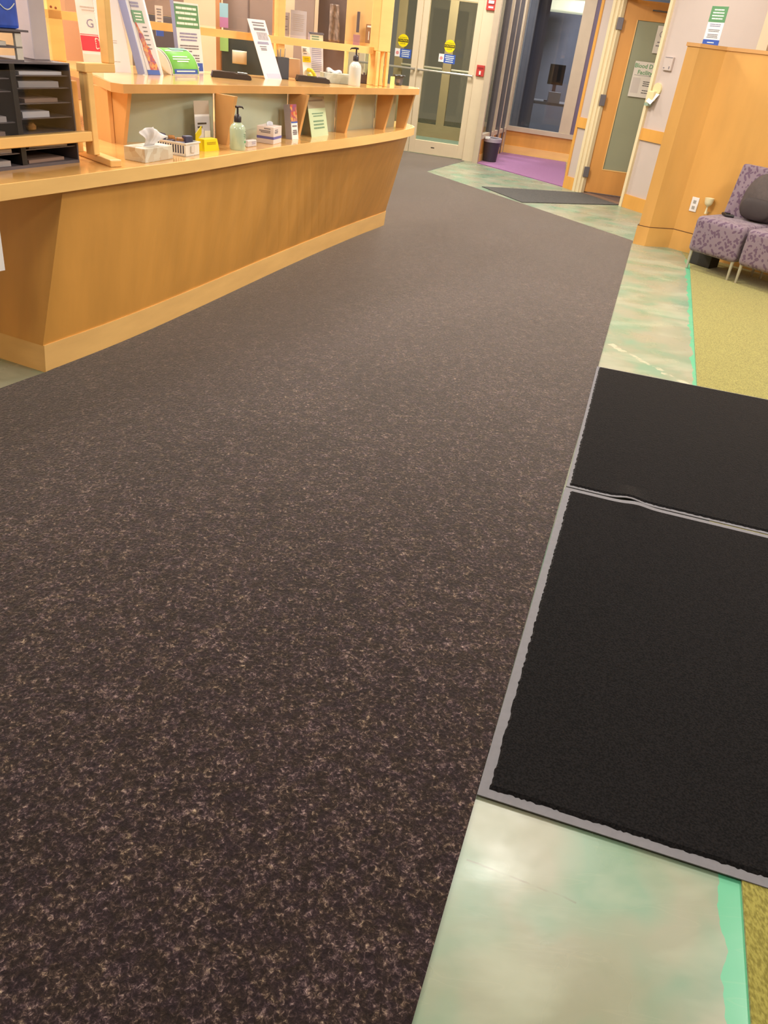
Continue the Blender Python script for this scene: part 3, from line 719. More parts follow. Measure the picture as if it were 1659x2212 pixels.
# tissue box (near)
t = thing('tissue_box', 'leaf-patterned tissue box with tissue rising, on the worktop by the foot block', 'tissue box', (-1.305, 3.785, TZ), math.radians(73))
B(0, .225, 0, .118, 0, .060).bevel(.002, 1).build('carton', tissuebox, t)
B(.05, .175, .03, .088, .0601, .0606).build('slot_film', whitep, t)
b = MB()
def tiss(u, v):
    # gathered at the slot, opening into a broad fold with a wing to the right
    x = .065+.085*u + (v**1.1)*(-.065+.05*u+.09*u*u)
    top = .082-.020*abs(u-.55)*2 + .010*math.sin(u*5)
    z = .060+top*(v**.8) - .018*max(0, u-.8)*5*v*v
    y = .055-.045*math.sin(v*2.2)*(1-.5*u)+.012*math.sin(u*10)*v+.006*math.sin(u*23)*v
    return Vector((x, y, z))
b.grid(tiss, 18, 10); b.build('tissue', mat('tissue_paper', (236, 230, 230), .8), t, smooth=True, solid=.0012)
# white plastic basket with wrapped things
t = thing('plastic_basket', 'white slotted plastic basket holding small wrapped items, behind the tissue box', 'basket', (-1.205, 4.095, TZ), math.radians(73))
b = MB(); W_, D_, H_ = .125, .20, .062; th = .003
b.box(0, W_, 0, th, 0, .012).box(0, W_, 0, th, .05, H_).box(0, W_, D_-th, D_, 0, H_).box(0, W_, 0, D_, 0, .003)
b.box(.0, .02, 0, th, .012, .05).box(W_-.02, W_, 0, th, .012, .05).box(.02, W_-.02, .001, th, .012, .05)
for x in (0, W_-th):
    b.box(x, x+th, 0, D_, 0, .012).box(x, x+th, 0, D_, .05, H_)
    k = 0
    while k < 14: y = .004+k*(D_-.012)/13; b.box(x, x+th, y, y+.006, .012, .05); k += 1
b.box(-.005, W_+.005, -.005, 0, H_-.006, H_).box(-.005, 0, 0, D_, H_-.006, H_).box(W_, W_+.005, 0, D_, H_-.006, H_).box(-.005, W_+.005, D_, D_+.005, H_-.006, H_)
b.build('basket_body', whitep, t)
B(.045, .08, -.0062, -.0002, .016, .046).build('label_sticker', offw, t)
itm = [((.03, .05), 'dark'), ((.075, .07), 'tan'), ((.092, .047), 'dark'), ((.05, .12), 'dark'), ((.09, .14), 'tan'), ((.04, .17), 'dark')]
mm = {'dark': mat('dark_wrapper', (70, 66, 90), .5, .2, (40, 40, 40)), 'tan': mat('tan_wrapper', (176, 120, 60), .5, .3, (50, 50, 50))}
for i, ((x, y), k) in enumerate(itm):
    cx = -1.205+x*math.cos(math.radians(73))-y*math.sin(math.radians(73)); cy = 4.095+x*math.sin(math.radians(73))+y*math.cos(math.radians(73))
    o = B(-.024, .024, -.016, .016, 0, .058+.012*(i % 3)).bevel(.006).build('wrapped_item', mm[k]); o.location = (cx, cy, TZ+.0035); o.rotation_euler = (0, 0, .5*i)
    tag(o, ['dark wrapped item in the near left corner of the white basket', 'tan wrapped item near the front of the white basket', 'dark wrapped item in the near right corner of the white basket', 'dark wrapped item in the middle of the white basket', 'tan wrapped item toward the back of the white basket', 'dark wrapped item at the very back of the white basket'][i], 'packet', 'packets in the white basket')
# yellow card box
t = thing('yellow_card_box', 'bright yellow folded card box holding small cards, beside the basket', 'card box', (-1.173, 4.335, TZ), math.radians(64))
MB().prism([(0, 0), (.118, 0), (.118, .055), (0, .055)], [(.006, .008), (.110, .008), (.118, .055), (0, .055)], 0, .056).build('box_body', yellow, t)
o = B(0, .07, 0, .003, 0, .05).build('open_flap', mat('olive_yellow', (206, 190, 20), .5), t); o.location = (-.045, .02, .045); o.rotation_euler = (.3, -.5, .2)
B(.025, .065, .06, .063, 0, .095).build('white_card', mat('lilac_card', (206, 196, 200), .6), t); B(.07, .115, .058, .061, 0, .088).build('white_card', offw, t)
lines(t, .025, .095, (.040, .032), .004, mat('print_ochre', (190, 160, 10), .6), .0035)
# brochure holder
t = thing('brochure_holder', 'tall clear holder with a narrow white leaflet behind the yellow box', 'brochure holder', (-1.268, 4.52, TZ), math.radians(62), -.06)
B(0, .115, .0, .002, 0, .215).build('leaflet', white, t); B(0, .115, -.0005, -.0, .15, .215).build('leaflet_header', mat('taupe_print', (186, 170, 152), .6), t)
B(-.004, .12, -.006, -.004, .0, .14).build('holder_front', acry, t); B(-.004, .12, .004, .03, 0, .10).build('holder_back', acry, t)
text_mesh('Notice to', .001, textd, t, (.05, -.001, .1)).name = 'tmp'
bpy.data.objects.remove([c for c in t.children if c.name.startswith('tmp')][0])
lines(t, .018, .09, (.105,), .009, textd, -.001, ragged=.05); lines(t, .018, .055, (.088,), .008, textd, -.001, ragged=.05); lines(t, .02, .07, (.072, .064), .003, navyp, -.001)
# soap bottles
def bottle(name, lab, x, y, z, r, h, body, pump, rz, textm=True):
    t = thing(name, lab, 'pump bottle', (x, y, z), rz)
    MB().lathe([(r*.93, 0), (r, .006), (r, h*.72), (r*.96, h*.80), (r*.75, h*.90), (r*.42, h*.97), (r*.40, h)], 28).build('bottle', body, t, smooth=True)
    MB().lathe([(r*.46, h-.001), (r*.46, h+.022), (r*.36, h+.03), (r*.2, h+.036)], 20).build('collar', pump, t, smooth=True)
    MB().tube([(0, 0, h+.03), (0, 0, h+.068)], .0055, 10).build('stem', pump, t)
    b = MB().tube([(-.014, 0, h+.072), (.010, 0, h+.073), (.036, 0, h+.070), (.044, 0, h+.062)], [.006, .006, .0045, .003], 10); b.build('nozzle', pump, t, smooth=True)
    return t
pumpb = mat('pump_black', (52, 44, 50), .35)
soap = mat('pale_green_gel', (196, 214, 184), .15, .04, coat=.4)
t = bottle('soap_bottle', 'pale green pump bottle with black pump on the lower worktop', -1.045, 4.545, TZ, .043, .138, soap, pumpb, math.radians(60))
lb = MB()
for (z, a0, a1, h_) in ((.092, -1.2, -.5, .004), (.078, -1.5, -.35, .004), (.070, -1.5, -.5, .004), (.062, -1.4, -.4, .004), (.02, -1.2, -.7, .005)):
    n = 8
    for k in range(n):
        q0 = a0+(a1-a0)*k/n; q1 = a0+(a1-a0)*(k+1)/n-.015
        lb.prism([(.0425*math.cos(q0), .0425*math.sin(q0)), (.0425*math.cos(q1), .0425*math.sin(q1)), (.0434*math.cos(q1), .0434*math.sin(q1)), (.0434*math.cos(q0), .0434*math.sin(q0))],
                 [(.0425*math.cos(q0), .0425*math.sin(q0)), (.0425*math.cos(q1), .0425*math.sin(q1)), (.0434*math.cos(q1), .0434*math.sin(q1)), (.0434*math.cos(q0), .0434*math.sin(q0))], z, z+h_)
lb.build('label_print', mat('print_green_grey', (120, 150, 120), .6), t)['kind'] = 'stuff'
lb = MB(); q0, q1 = -1.4, -.35
for k in range(8):
    a, b_ = q0+(q1-q0)*k/8, q0+(q1-q0)*(k+1)/8
    lb.prism([(.0425*math.cos(a), .0425*math.sin(a)), (.0425*math.cos(b_), .0425*math.sin(b_)), (.0436*math.cos(b_), .0436*math.sin(b_)), (.0436*math.cos(a), .0436*math.sin(a))],
             [(.0425*math.cos(a), .0425*math.sin(a)), (.0425*math.cos(b_), .0425*math.sin(b_)), (.0436*math.cos(b_), .0436*math.sin(b_)), (.0436*math.cos(a), .0436*math.sin(a))], .038, .048)
lb.build('green_band', mat('band_green', (96, 176, 120), .5), t)
# small white box
t = thing('card_holder', 'small white card box beside the green pump bottle', 'card box', (-1.015, 4.665, TZ), math.radians(70))
B(0, .095, 0, .03, 0, .034).bevel(.003, 1).build('box_body', mat('grey_white_card', (214, 206, 206), .5), t); lines(t, .04, .085, (.024, .016), .003, navyp, -.0005)
# second tissue/mask box
t = thing('mask_box', 'white cubic carton with a blue stripe and tissue tuft on the worktop', 'carton', (-.912, 4.892, TZ), math.radians(80))
B(0, .135, 0, .105, 0, .092).bevel(.002, 1).build('carton', mat('pinkish_white_card', (230, 216, 210), .5), t)
b = MB(); b.box(-.0006, .1356, -.0006, .1056, .026, .040); b.build('blue_stripe', mat('stripe_blue', (110, 110, 180), .5), t)
b = MB(); b.grid(lambda u, v: Vector((.035+.06*u, .05+.012*math.sin(u*6), .092+.022*v*math.sin(u*3.1)+.001)), 10, 4); b.build('tuft', mat('pale_blue_tissue', (216, 220, 232), .7), t, smooth=True, solid=.002)
l = lines(t, .015, .075, (.075, .066, .059), .004, textg, -.001); 
b = MB(); 
for z, w2 in ((.078, .04), (.066, .07), (.058, .06)): b.box(-.0012, -.0004, .02, .02+w2, z, z+.005)
b.build('print_line', textg, t)
# narrow leaflet box
t = thing('leaflet_dispenser', 'narrow upright leaflet dispenser with a food picture, against a bracket', 'brochure holder', (-.855, 5.21, TZ), math.radians(66), -.13)
B(0, .07, 0, .045, 0, .195).build('side_block', mat('grey_lilac_side', (170, 160, 168), .5), t)
B(0, .07, -.003, 0, 0, .10).build('leaflet', white, t); B(0, .07, -.003, 0, .10, .195).build('food_picture', vegpic, t)
b = MB().box(0, .07, -.004, -.003, .092, .100); b.build('blue_band', bluep, t); lines(t, .01, .06, (.075, .05, .04, .03), .008, textg, -.0035)
# green sign
t = thing('leaning_sign', 'pale green sign in a clear stand leaning back on the worktop', 'sign', (-.763, 5.44, TZ), math.radians(69.8), -.22)
gpale = mat('pale_green_paper', (198, 214, 174), .5, .03)
B(0, .235, 0, .003, 0, .165).build('sheet', gpale, t); B(0, .235, 0, .003, .165, .23).build('sheet_top', mat('taupe_green', (170, 158, 132), .5), t)
B(.02, .21, -.001, 0, .205, .215).build('dark_bar', mat('brown_bar', (130, 110, 88), .5), t)
lines(t, .04, .20, (.135, .12), .006, mat('print_green_grey', (0, 0, 0)), -.0008); lines(t, .035, .205, (.09, .07, .05), .009, mat('print_green_grey', (0, 0, 0)), -.0008)
B(-.003, .238, .003, .006, 0, .235).build('stand', acry, t)

# ================================================================== ON THE LEDGE
LZ = 1.15
def sheet(name, lab, cat, x, y, ang, lean, w_, h_, m=white, z=LZ, thick=.003):
    t = thing(name, lab, cat, (x, y, z), math.radians(ang), -lean)
    B(0, w_, 0, thick, 0, h_).build('sheet', m, t)
    return t
# tall white sheet with G logo behind post
t = sheet('leaflet_banner', 'white leaflet with a grey G logo and red band, behind the maple post', 'leaflet', -2.02, 4.93, 40, .20, .13, .42)
B(0, .13, -.001, 0, .075, .15).build('red_band', redp, t); B(0, .13, -.001, 0, .155, .158).build('red_line', redp, t)
text_mesh('G', .06, navyp, t, (.065, -.001, .21)); lines(t, .02, .11, (.29, .275, .335), .006, mat('pale_print', (0, 0, 0)), -.0008)
b = MB(); 
for k in range(14):
    a0 = k/14*5.6; b.box(.085+.022*math.cos(a0)*(.6+.4*math.cos(a0)), .085+.022*math.cos(a0)*(.6+.4*math.cos(a0))+.005, -.002, -.001, .112+.026*math.sin(a0), .117+.026*math.sin(a0))
b.build('heart_doodle', textw, t)
B(0, .13, -.004, .006, 0, .06).build('stand_foot', mat('milky_acrylic', (232, 224, 216), .3), t)
# bright white sheet
t = sheet('white_leaflet', 'plain bright white sheet in a stand between maple post and tall holder', 'leaflet', -1.82, 4.70, 42, .22, .155, .42, mat('bright_white_paper', (252, 250, 255), .5))
lines(t, .03, .10, (.05, .14, .15), .003, mat('pale_print', (0, 0, 0)), -.0008)
B(-.002, .132, .004, .007, 0, .42).build('stand', acry, t)
# tall grey holder with vegetable picture
t = sheet('food_leaflet_holder', 'tall grey acrylic holder with a green headed leaflet of vegetables', 'brochure holder', -1.635, 4.775, 62, .33, .15, .46, mat('pale_grey_acrylic', (206, 204, 206), .4))
B(.045, .135, -.002, -.0, 0, .46).build('leaflet', mat('leaflet_grey_white', (214, 210, 212), .5), t)
B(.04, .118, -.003, -.002, .255, .315).build('green_box', greenp, t); lines(t, .052, .108, (.30, .285, .27), .006, textw, -.0038)
lines(t, .04, .11, (.335, .35), .010, navyp, -.0035)
b = MB(); L_ = [(.046, .255), (.052, .21), (.050, .185), (.060, .15), (.056, .12), (.066, .08), (.072, .024)]; R_ = [(.052, .26), (.070, .215), (.082, .20), (.090, .15), (.106, .135), (.112, .09), (.126, .06), (.134, .024)]
poly = L_+R_[::-1]; fv = [b.bm.verts.new((x, -.0035, z)) for x, z in poly]; b.bm.faces.new(fv)
b.build('vegetable_picture', vegpic, t)
B(.045, .135, -.003, -.002, 0, .024).build('blue_footer', bluep, t); lines(t, .09, .125, (.235, .215, .195, .175, .15, .13), .005, textg, -.0035)
B(-.003, .0, -.025, .03, 0, .46).build('side_wall', mat('blue_edge', (140, 150, 196), .3), t)
B(.15, .162, .0, .045, 0, .38).build('side_wall', mat('milky_acrylic', (0, 0, 0)), t)
# curved green card in clear holder
t = thing('curved_card_holder', 'curved clear holder with lime green card at the ledge front', 'card holder', (-1.535, 5.01, LZ), math.radians(70))
def arc(v): return (.13*math.sin(v*1.45)**1.0*.0+.13*(1-math.cos(v*1.5))*.95, .125*math.sin(v*1.5))
b = MB(); b.grid(lambda u, v: Vector((.255*u, arc(v)[0], arc(v)[1]+.002)), 2, 14); b.build('card', limep, t, smooth=True, solid=.002)
b = MB(); b.grid(lambda u, v: Vector((.02+.225*u, arc(v*.13+.02)[0]-.0026, arc(v*.13+.02)[1]+.002)), 2, 4); b.build('blue_footer', bluep, t, solid=.001)
b = MB(); b.grid(lambda u, v: Vector((.10+.15*u, arc(v*.18+.80)[0]-.003, arc(v*.18+.80)[1]+.0045)), 2, 4); b.build('sky_header', mat('muted_blue_green', (130, 176, 160), .5), t, solid=.001)
for (v0, x0, x1) in ((.74, .03, .20), (.50, .05, .19), (.42, .04, .20), (.35, .07, .18), (.07, .04, .22)):
    b = MB(); b.grid(lambda u, v: Vector((x0+(x1-x0)*u, arc(v*.035+v0)[0]-.003, arc(v*.035+v0)[1]+.003)), 2, 2); b.build('print_line', textw, t, solid=.0012)
for x in (-.004, .262):
    b = MB(); b.grid(lambda u, v, x=x: Vector((x-.003*(x < 0)+.0*u, .0+.128*u if False else arc(v)[0]+(.123-arc(v)[0])*u*.0+(.128*v-arc(v)[0])*u, arc(v)[1]*(1-u)+(.0+.125*v**2.2)*u+.001)), 6, 14)
    b.build('curved_side', mat('milky_side', (226, 226, 220), .35), t, smooth=True, solid=.003)
b = MB(); 
for x in (0, .258): b.tube([(x, arc(k/14)[0]-.002, arc(k/14)[1]+.003) for k in range(15)], .0022, 6)
b.tube([(0, -.002, .003), (.258, -.002, .003)], .0022, 6)
b.build('white_rim', textw, t)
# green header sign
t = sheet('counter_sign', 'white sign with green header and blue footer behind the lime card', 'sign', -1.575, 5.285, 66, .10, .235, .365)
B(.008, .227, -.001, 0, .235, .355).build('green_header', greenp, t); lines(t, .02, .215, (.335, .31, .283, .257), .012, textw, -.0015, ragged=.35)
B(.008, .227, -.001, 0, .008, .052).build('blue_footer', bluep, t); lines(t, .15, .19, (.03,), .007, textw, -.0015)
lines(t, .02, .215, (.205, .188, .172), .009, navyp, -.001); lines(t, .03, .205, (.142, .128), .007, textg, -.001); lines(t, .095, .14, (.113,), .006, textg, -.001); lines(t, .03, .21, (.092, .077, .063), .007, textg, -.001)
B(-.004, -.0, -.01, .014, 0, .37).build('stand_side', mat('blue_edge', (0, 0, 0)), t)
# signature pads / black devices
def pad(x0, y0, x1, y1, lab, h=.028):
    l0, r0, L0 = frame_of((x0, y0), (x1, y1))
    t = thing('card_terminal', lab, 'signature pad', (x0, y0, LZ), r0)
    b = MB().prism([(0, 0), (L0, 0), (L0, .075), (0, .075)], [(0.004, .004), (L0-.01, .004), (L0-.006, .07), (0.004, .07)], 0, 0)
    b = MB(); prof = [(0, .004), (.01, .034), (.05, .036), (L0*.6, .030), (L0-.03, .030), (L0-.008, .024), (L0, .006), (L0-.01, 0), (.01, 0)]
    a = [b.bm.verts.new((x, 0, z)) for x, z in prof]; c = [b.bm.verts.new((x, .08, z)) for x, z in prof]
    b.bm.faces.new(a); b.bm.faces.new(c[::-1])
    for i in range(len(prof)): j = (i+1) % len(prof); b.bm.faces.new((a[i], a[j], c[j], c[i]))
    b.build('casing', mat('dark_casing', (62, 54, 54), .35), t)
    B(.06, L0*.62, .015, .065, .0335, .0345).build('screen', black, t)
    MB().tube([(L0*.66, .04, .034), (L0*.9, .03, .033)], .004, 8).build('stylus', chrome, t)
    return t
pad(-1.36, 5.22, -1.13, 5.30, 'black signature pad on the ledge left of the bright leaflet')
pad(-.925, 5.77, -.71, 5.85, 'black signature pad on the ledge in front of the grey tissue box')
# bright glossy leaflet
t = sheet('glossy_leaflet', 'glossy white leaflet leaning back steeply at the middle of the ledge', 'leaflet', -1.103, 5.585, 61, .45, .17, .355, mat('glossy_white', (244, 240, 246), .25, coat=.6))
lines(t, .03, .15, (.335, .32, .30, .293), .007, textg, -.0008, ragged=.1); B(.05, .15, -.001, 0, .235, .28).build('photo_print', mat('grey_photo', (176, 170, 176), .5, .2, (60, 60, 60)), t)
lines(t, .02, .15, (.22, .212), .006, navyp, -.0008); lines(t, .04, .11, (.195, .183, .175), .005, textg, -.0008)
B(.03, .165, -.001, 0, .006, .035).build('lilac_footer', mat('lilac_print', (206, 198, 222), .5), t)
# pen cup
t = thing('pen_cup', 'square charcoal pen cup with pens beside the glossy leaflet', 'pen cup', (-1.056, 5.765, LZ), math.radians(40))
b = MB(); b.box(0, .085, 0, .004, 0, .125).box(0, .085, .05, .054, 0, .125).box(0, .004, .004, .05, 0, .125).box(.081, .085, .004, .05, 0, .125).box(0, .085, 0, .054, 0, .004)
b.build('cup_body', mat('charcoal_plastic', (74, 78, 88), .4), t)
for i, (x, y, h_, col) in enumerate(((.02, .02, .17, 'grey_pen'), (.03, .035, .165, 'grey_pen'), (.06, .03, .175, 'silver_pen'))):
    R = Matrix.Translation(t.location) @ Matrix.Rotation(math.radians(40), 4, 'Z')
    p0 = R @ Vector((x, y, .005)); p1 = R @ Vector((x+.012*(-1)**i, y+.004, h_))
    tag(MB().tube([p0, p1], .004, 8).build('pen', mat(col, (150, 148, 150) if i < 2 else (190, 176, 160), .4)), ('grey pen at the near left of the charcoal pen cup' if i == 0 else 'grey pen at the back of the charcoal pen cup') if i < 2 else 'tan pen standing in the charcoal pen cup', 'pen', 'pens in the charcoal cup' if i < 2 else None)
t = thing('cardboard_box', 'small tan cardboard box behind the pen cup', 'box', (-1.03, 6.02, LZ), math.radians(50))
B(0, .11, 0, .06, 0, .115).bevel(.002, 1).build('box_body', mat('tan_card', (196, 168, 136), .6), t)
# yellow slip holder
t = sheet('white_form', 'narrow white form with yellow band in a yellow clip stand', 'form', -.915, 6.00, 58, .16, .085, .225, white)
B(0, .085, -.002, -.0005, .105, .14).build('yellow_band', yellow, t); lines(t, .012, .07, (.128, .118), .004, mat('print_ochre', (0, 0, 0)), -.0025); lines(t, .012, .05, (.205, .185, .178, .171, .155), .004, textg, -.001, centre=False)
b = MB(); b.tube([(.015, -.09, .004), (.012, -.085, .03), (.015, -.06, .052), (.03, -.02, .058), (.07, -.012, .056)], [.011, .011, .012, .012, .01], 8); b.build('yellow_clip', mat('olive_yellow', (0, 0, 0)), t)
B(.04, .10, -.03, -.002, 0, .035).build('pale_pad', yelgrn, t)
# clipboard with table
t = sheet('form_board', 'grey-framed sheet with a printed table standing upright on the ledge', 'sign', -.885, 6.10, 50, .10, .125, .285, mat('cool_white', (214, 212, 220), .5))
B(0, .125, -.001, 0, .225, .275).build('cream_header', mat('cream_print', (226, 216, 178), .5), t); lines(t, .015, .09, (.26, .245), .007, mat('print_green_grey', (0, 0, 0)), -.0018)
lines(t, .015, .11, [.20-.0115*k for k in range(14)], .004, navyp, -.001, ragged=.05)
B(-.006, .131, -.004, .006, .272, .284).build('top_clip', hinge, t); B(-.007, -.0, -.004, .006, 0, .28).build('frame_edge', mat('lilac_frame', (176, 160, 170), .4), t)
# white tissue box on ledge
t = thing('tissue_box', 'pale grey-green patterned tissue box on the ledge with tissue on top', 'tissue box', (-.765, 5.935, LZ), math.radians(28))
B(0, .205, 0, .09, 0, .060).bevel(.002, 1).build('carton', blotch('grey_green_carton', (214, 216, 204), (202, 206, 192), (186, 190, 176), 26), t)
b = MB(); b.grid(lambda u, v: Vector((.03+.11*u, .045+.03*(v-.5), .060+.028*math.sin(math.pi*v)*(1-.5*u)+.006*math.sin(u*9))), 12, 6); b.build('tissue', mat('tissue_paper', (0, 0, 0)), t, smooth=True, solid=.001)
# sanitizer bottle on ledge
bottle('sanitizer_bottle', 'clear white pump bottle with dark pump on the ledge', -.560, 5.965, LZ, .042, .150, mat('clear_gel', (216, 218, 212), .12, .03, coat=.4), pumpb, math.radians(200))
# black caddy
t = thing('desk_caddy', 'small dark desk caddy on the ledge by the end post', 'caddy', (-.60, 6.32, LZ), math.radians(15))
b = MB(); b.box(0, .12, 0, .004, 0, .055).box(0, .12, .056, .06, 0, .055).box(0, .004, .004, .056, 0, .055).box(.116, .12, .004, .056, 0, .055).box(0, .12, 0, .06, 0, .004).box(.078, .084, .004, .056, 0, .07)
b.build('tray', mat('dark_taupe', (84, 72, 74), .5), t)
MB().tube([(.02, .03, .035), (.045, .03, .075), (.07, .03, .035)], .006, 8).build('handle', black, t); MB().prism([(.09, .01), (.112, .01), (.112, .05), (.09, .05)], [(.104, .02), (.108, .02), (.108, .04), (.104, .04)], .004, .10).build('tool', black, t)
# mug and yellow card at the ledge end
t = thing('black_mug', 'small black rimmed cup at the far end of the ledge', 'cup', (-.285, 6.66, LZ), 0)
MB().lathe([(.020, 0), (.026, .003), (.031, .035), (.034, .062), (.031, .062), (.027, .02)], 22).build('cup_body', mat('charcoal_plastic', (0, 0, 0)), t, smooth=True)
MB().lathe([(.045, .060), (.047, .064), (.044, .069), (.02, .071)], 24).build('lid', black, t, smooth=True)
lo_ = MB()
for k in range(6):
    a, b_ = -2.2+.16*k, -2.2+.16*(k+1)
    lo_.prism([(.0300*math.cos(a), .0300*math.sin(a)), (.0300*math.cos(b_), .0300*math.sin(b_)), (.0325*math.cos(b_), .0325*math.sin(b_)), (.0325*math.cos(a), .0325*math.sin(a))], [(.0300*math.cos(a), .0300*math.sin(a)), (.0300*math.cos(b_), .0300*math.sin(b_)), (.0345*math.cos(b_), .0345*math.sin(b_)), (.0345*math.cos(a), .0345*math.sin(a))], .018, .042)
lo_.build('grey_label', hinge, t)
t = thing('yellow_card', 'pale yellow card standing beside the black rimmed cup', 'card', (-.345, 6.60, LZ), math.radians(10))
B(0, .03, 0, .02, 0, .055).build('card', mat('pale_yellow_card', (232, 220, 140), .5), t)

# ================================================================== ORGANISER AND THINGS AT THE LEFT
OA = math.atan2(.40, .165)
og = thing('desk_organizer', 'black mesh desk organizer with paper shelves standing behind the low rail', 'organizer', (-1.545, 3.61, TZ), OA)
W2, D2, H2 = .62, .26, .385
b = MB(); b.box(-W2, 0, D2-.006, D2, 0, H2).box(-.006, 0, 0, D2-.006, 0, H2).box(-W2, -W2+.006, 0, D2-.006, 0, H2).box(-W2+.006, -.006, 0, D2-.006, H2-.006, H2).box(-W2+.006, -.006, 0, D2-.006, 0, .012)
b.build('case', blackm, og)
B(-.31, -.285, .0, D2-.006, .012, H2-.006).build('divider', black, og)
for i, z in enumerate((.065, .125, .180, .235, .290, .335)):
    B(-.285, -.006, .01, D2-.006, z, z+.004).build('shelf', hinge, og)
    if i not in (3,): B(-.60, -.31, .01, D2-.006, z-.01, z-.006).build('shelf', hinge, og)
def at_og(x, y, z): 
    return (-1.545+x*math.cos(OA)-y*math.sin(OA), 3.61+x*math.sin(OA)+y*math.cos(OA), TZ+z)
pl = [mat('letter_grey', (176, 170, 172), .6), mat('letter_white', (216, 212, 216), .6), mat('letter_tan', (160, 132, 118), .6)]
for i, (x, z, w3, h3) in enumerate(((-.25, .069, .2, .016), (-.26, .184, .14, .022), (-.24, .239, .18, .014), (-.26, .294, .2, .022), (-.58, .059, .24, .014), (-.57, .119, .22, .018), (-.59, .174, .24, .02), (-.56, .284, .2, .018), (-.26, .012, .2, .012), (-.58, .012, .22, .02), (-.25, .339, .22, .012))):
    o = B(0, w3, 0, .2, 0, h3).build('paper_pile', pl[i % 3]); o.location = at_og(x, .02, z); o.rotation_euler = (0, 0, OA+.04*((i*7) % 3-1))
    o.location.z += .0005
    tag(o, ('grey', 'white', 'tan')[i % 3]+' paper pile, '+('right' if x > -.3 else 'left')+' half of the organizer, '+{.012: 'on its base', .339: 'topmost shelf', .069: 'lowest shelf', .059: 'lowest shelf', .119: 'second shelf up', .184: 'third shelf up', .174: 'third shelf up', .239: 'fourth shelf up', .294: 'fifth shelf up', .284: 'fifth shelf up'}[z], 'papers', 'paper piles in the black organizer')
for i, (x, z) in enumerate(((-.19, .129), (-.12, .069+.016), (-.40, .119+.018))):
    o = MB().lathe([(.012, 0), (.02, .006), (.022, .018), (.012, .030)], 12).build('rubber_stamp', mat('tan_wrapper', (0, 0, 0)), None, smooth=True); o.location = at_og(x, .06, z+.001)
    tag(o, ['tan rubber stamp on the second shelf of the organizer, right half', 'tan rubber stamp on the lowest shelf papers of the organizer', 'tan rubber stamp in the left half of the organizer'][i], 'stamp', 'rubber stamps in the black organizer')
t = thing('letter_tray', 'small black two-tier tray on top of the left organizer half', 'tray', at_og(-.215, .02, H2), OA)
b = MB()
for z in (.0, .045, .095): b.box(-.36, 0, 0, .2, z, z+.006)
b.box(-.36, -.0, .194, .2, .006, .095).box(-.37, .03, -.01, .21, .101, .108)
b.build('tiers', blackm, t)
b = MB(); b.box(-.03, -.0, 0, .012, .006, .095); b.build('front_strip', offw, t)
B(-.33, -.06, .02, .18, .0515, .066).build('papers', offw, t)
t = thing('blue_wipes_pack', 'blue soft pack with a red and white emblem on the black tray', 'pack', at_og(-.205, .06, H2+.1085), OA)
B(-.16, .0, -.03, .04, 0, .22).bevel(.012).build('pack_body', mat('pack_blue', (52, 92, 206), .35, .25, (14, 14, 10)), t)
b = MB(); b.grid(lambda u, v: Vector((-.09+.07*u, -.033, .125+.028*v+.02*u)), 6, 2); b.build('red_flash', redp, t, solid=.002)
b = MB(); b.grid(lambda u, v: Vector((-.075+.05*u, -.033, .095+.03*v+.01*u)), 6, 2); b.build('white_flash', textw, t, solid=.002)
b = MB(); b.tube([(-.09+.075*k/8, -.032, .085-.022*math.sin(math.pi*k/8)) for k in range(9)], .002, 6); b.build('white_curve', textw, t)
t = thing('white_carton', 'tall pinkish white carton standing on the black organizer', 'carton', at_og(-.085, .17, H2), OA-.1)
t.location = at_og(-.088, .10, H2)
B(0.0, .078, 0, .09, 0, .30).bevel(.003, 1).build('carton_body', mat('grey_pink_card', (206, 194, 198), .5, .05), t)
b = MB(); 
for (x, z, w3, h3) in ((.015, .05, .025, .008), (.05, .052, .012, .01), (.015, .035, .02, .006), (.05, .028, .02, .012), (.065, .24, .006, .06)): b.box(.078, .0788, x, x+w3, z, z+h3)
b.build('printed_mark', textg, t)

# ================================================================== RECEPTION INTERIOR (seen through the screen)
IW = sempty('wall_reception', (0, 0, 0))
q = [(-3.6, 7.35), (-.95, 7.62), (-.95, 7.72), (-3.6, 7.45)]
MB().prism(q, q, 0, 2.9).build('wall_panel', beige, IW)
def inter(name, lab, cat, x, y, z, w_, d_, h_, m, ang=10, part='body', bev=.003):
    t = thing(name, lab, cat, (x, y, z), math.radians(ang)); B(0, w_, 0, d_, 0, h_).bevel(bev, 1).build(part, m, t); return t
t = inter('brown_cabinet', 'tall brown-grey cabinet behind the screen, right of the sticky notes', 'cabinet', -1.63, 6.62, .86, .37, .3, 1.04, brownp)
B(.18, .19, -.006, 0, .02, .88).build('door_seam', mat('seam_dark', (110, 92, 84), .6), t)
t = inter('dark_monitor', 'dark computer monitor low behind the rail', 'monitor', -1.60, 6.45, .86, .40, .03, .485, mat('dark_green_screen', (62, 70, 68), .3), 12)
B(.16, .24, .03, .1, 0, .12).build('stand', black, t)
t = inter('wood_shelf_board', 'upright brown shelf board beside the sticky notes', 'board', -1.655, 6.50, .86, .035, .1, 1.04, mat('orange_wood', (204, 146, 96), .5), 10)
for (x, y, z, c, n_) in ((-1.612, 6.43, 1.455, (150, 196, 210), 'blue'), (-1.612, 6.43, 1.392, (190, 126, 170), 'pink'), (-1.612, 6.43, 1.245, (150, 196, 116), 'green')):
    tag(B(0, .062, 0, .002, 0, .085 if n_ != 'pink' else .063).build('sticky_note', mat('note_'+n_, c, .6)), n_+' sticky note seen through the glazing screen', 'note').location = (x, 6.4465, z)
t = thing('curled_receipt', 'curled off-white receipt taped to the dark monitor', 'receipt', (-1.515, 6.42, 1.175), math.radians(12))
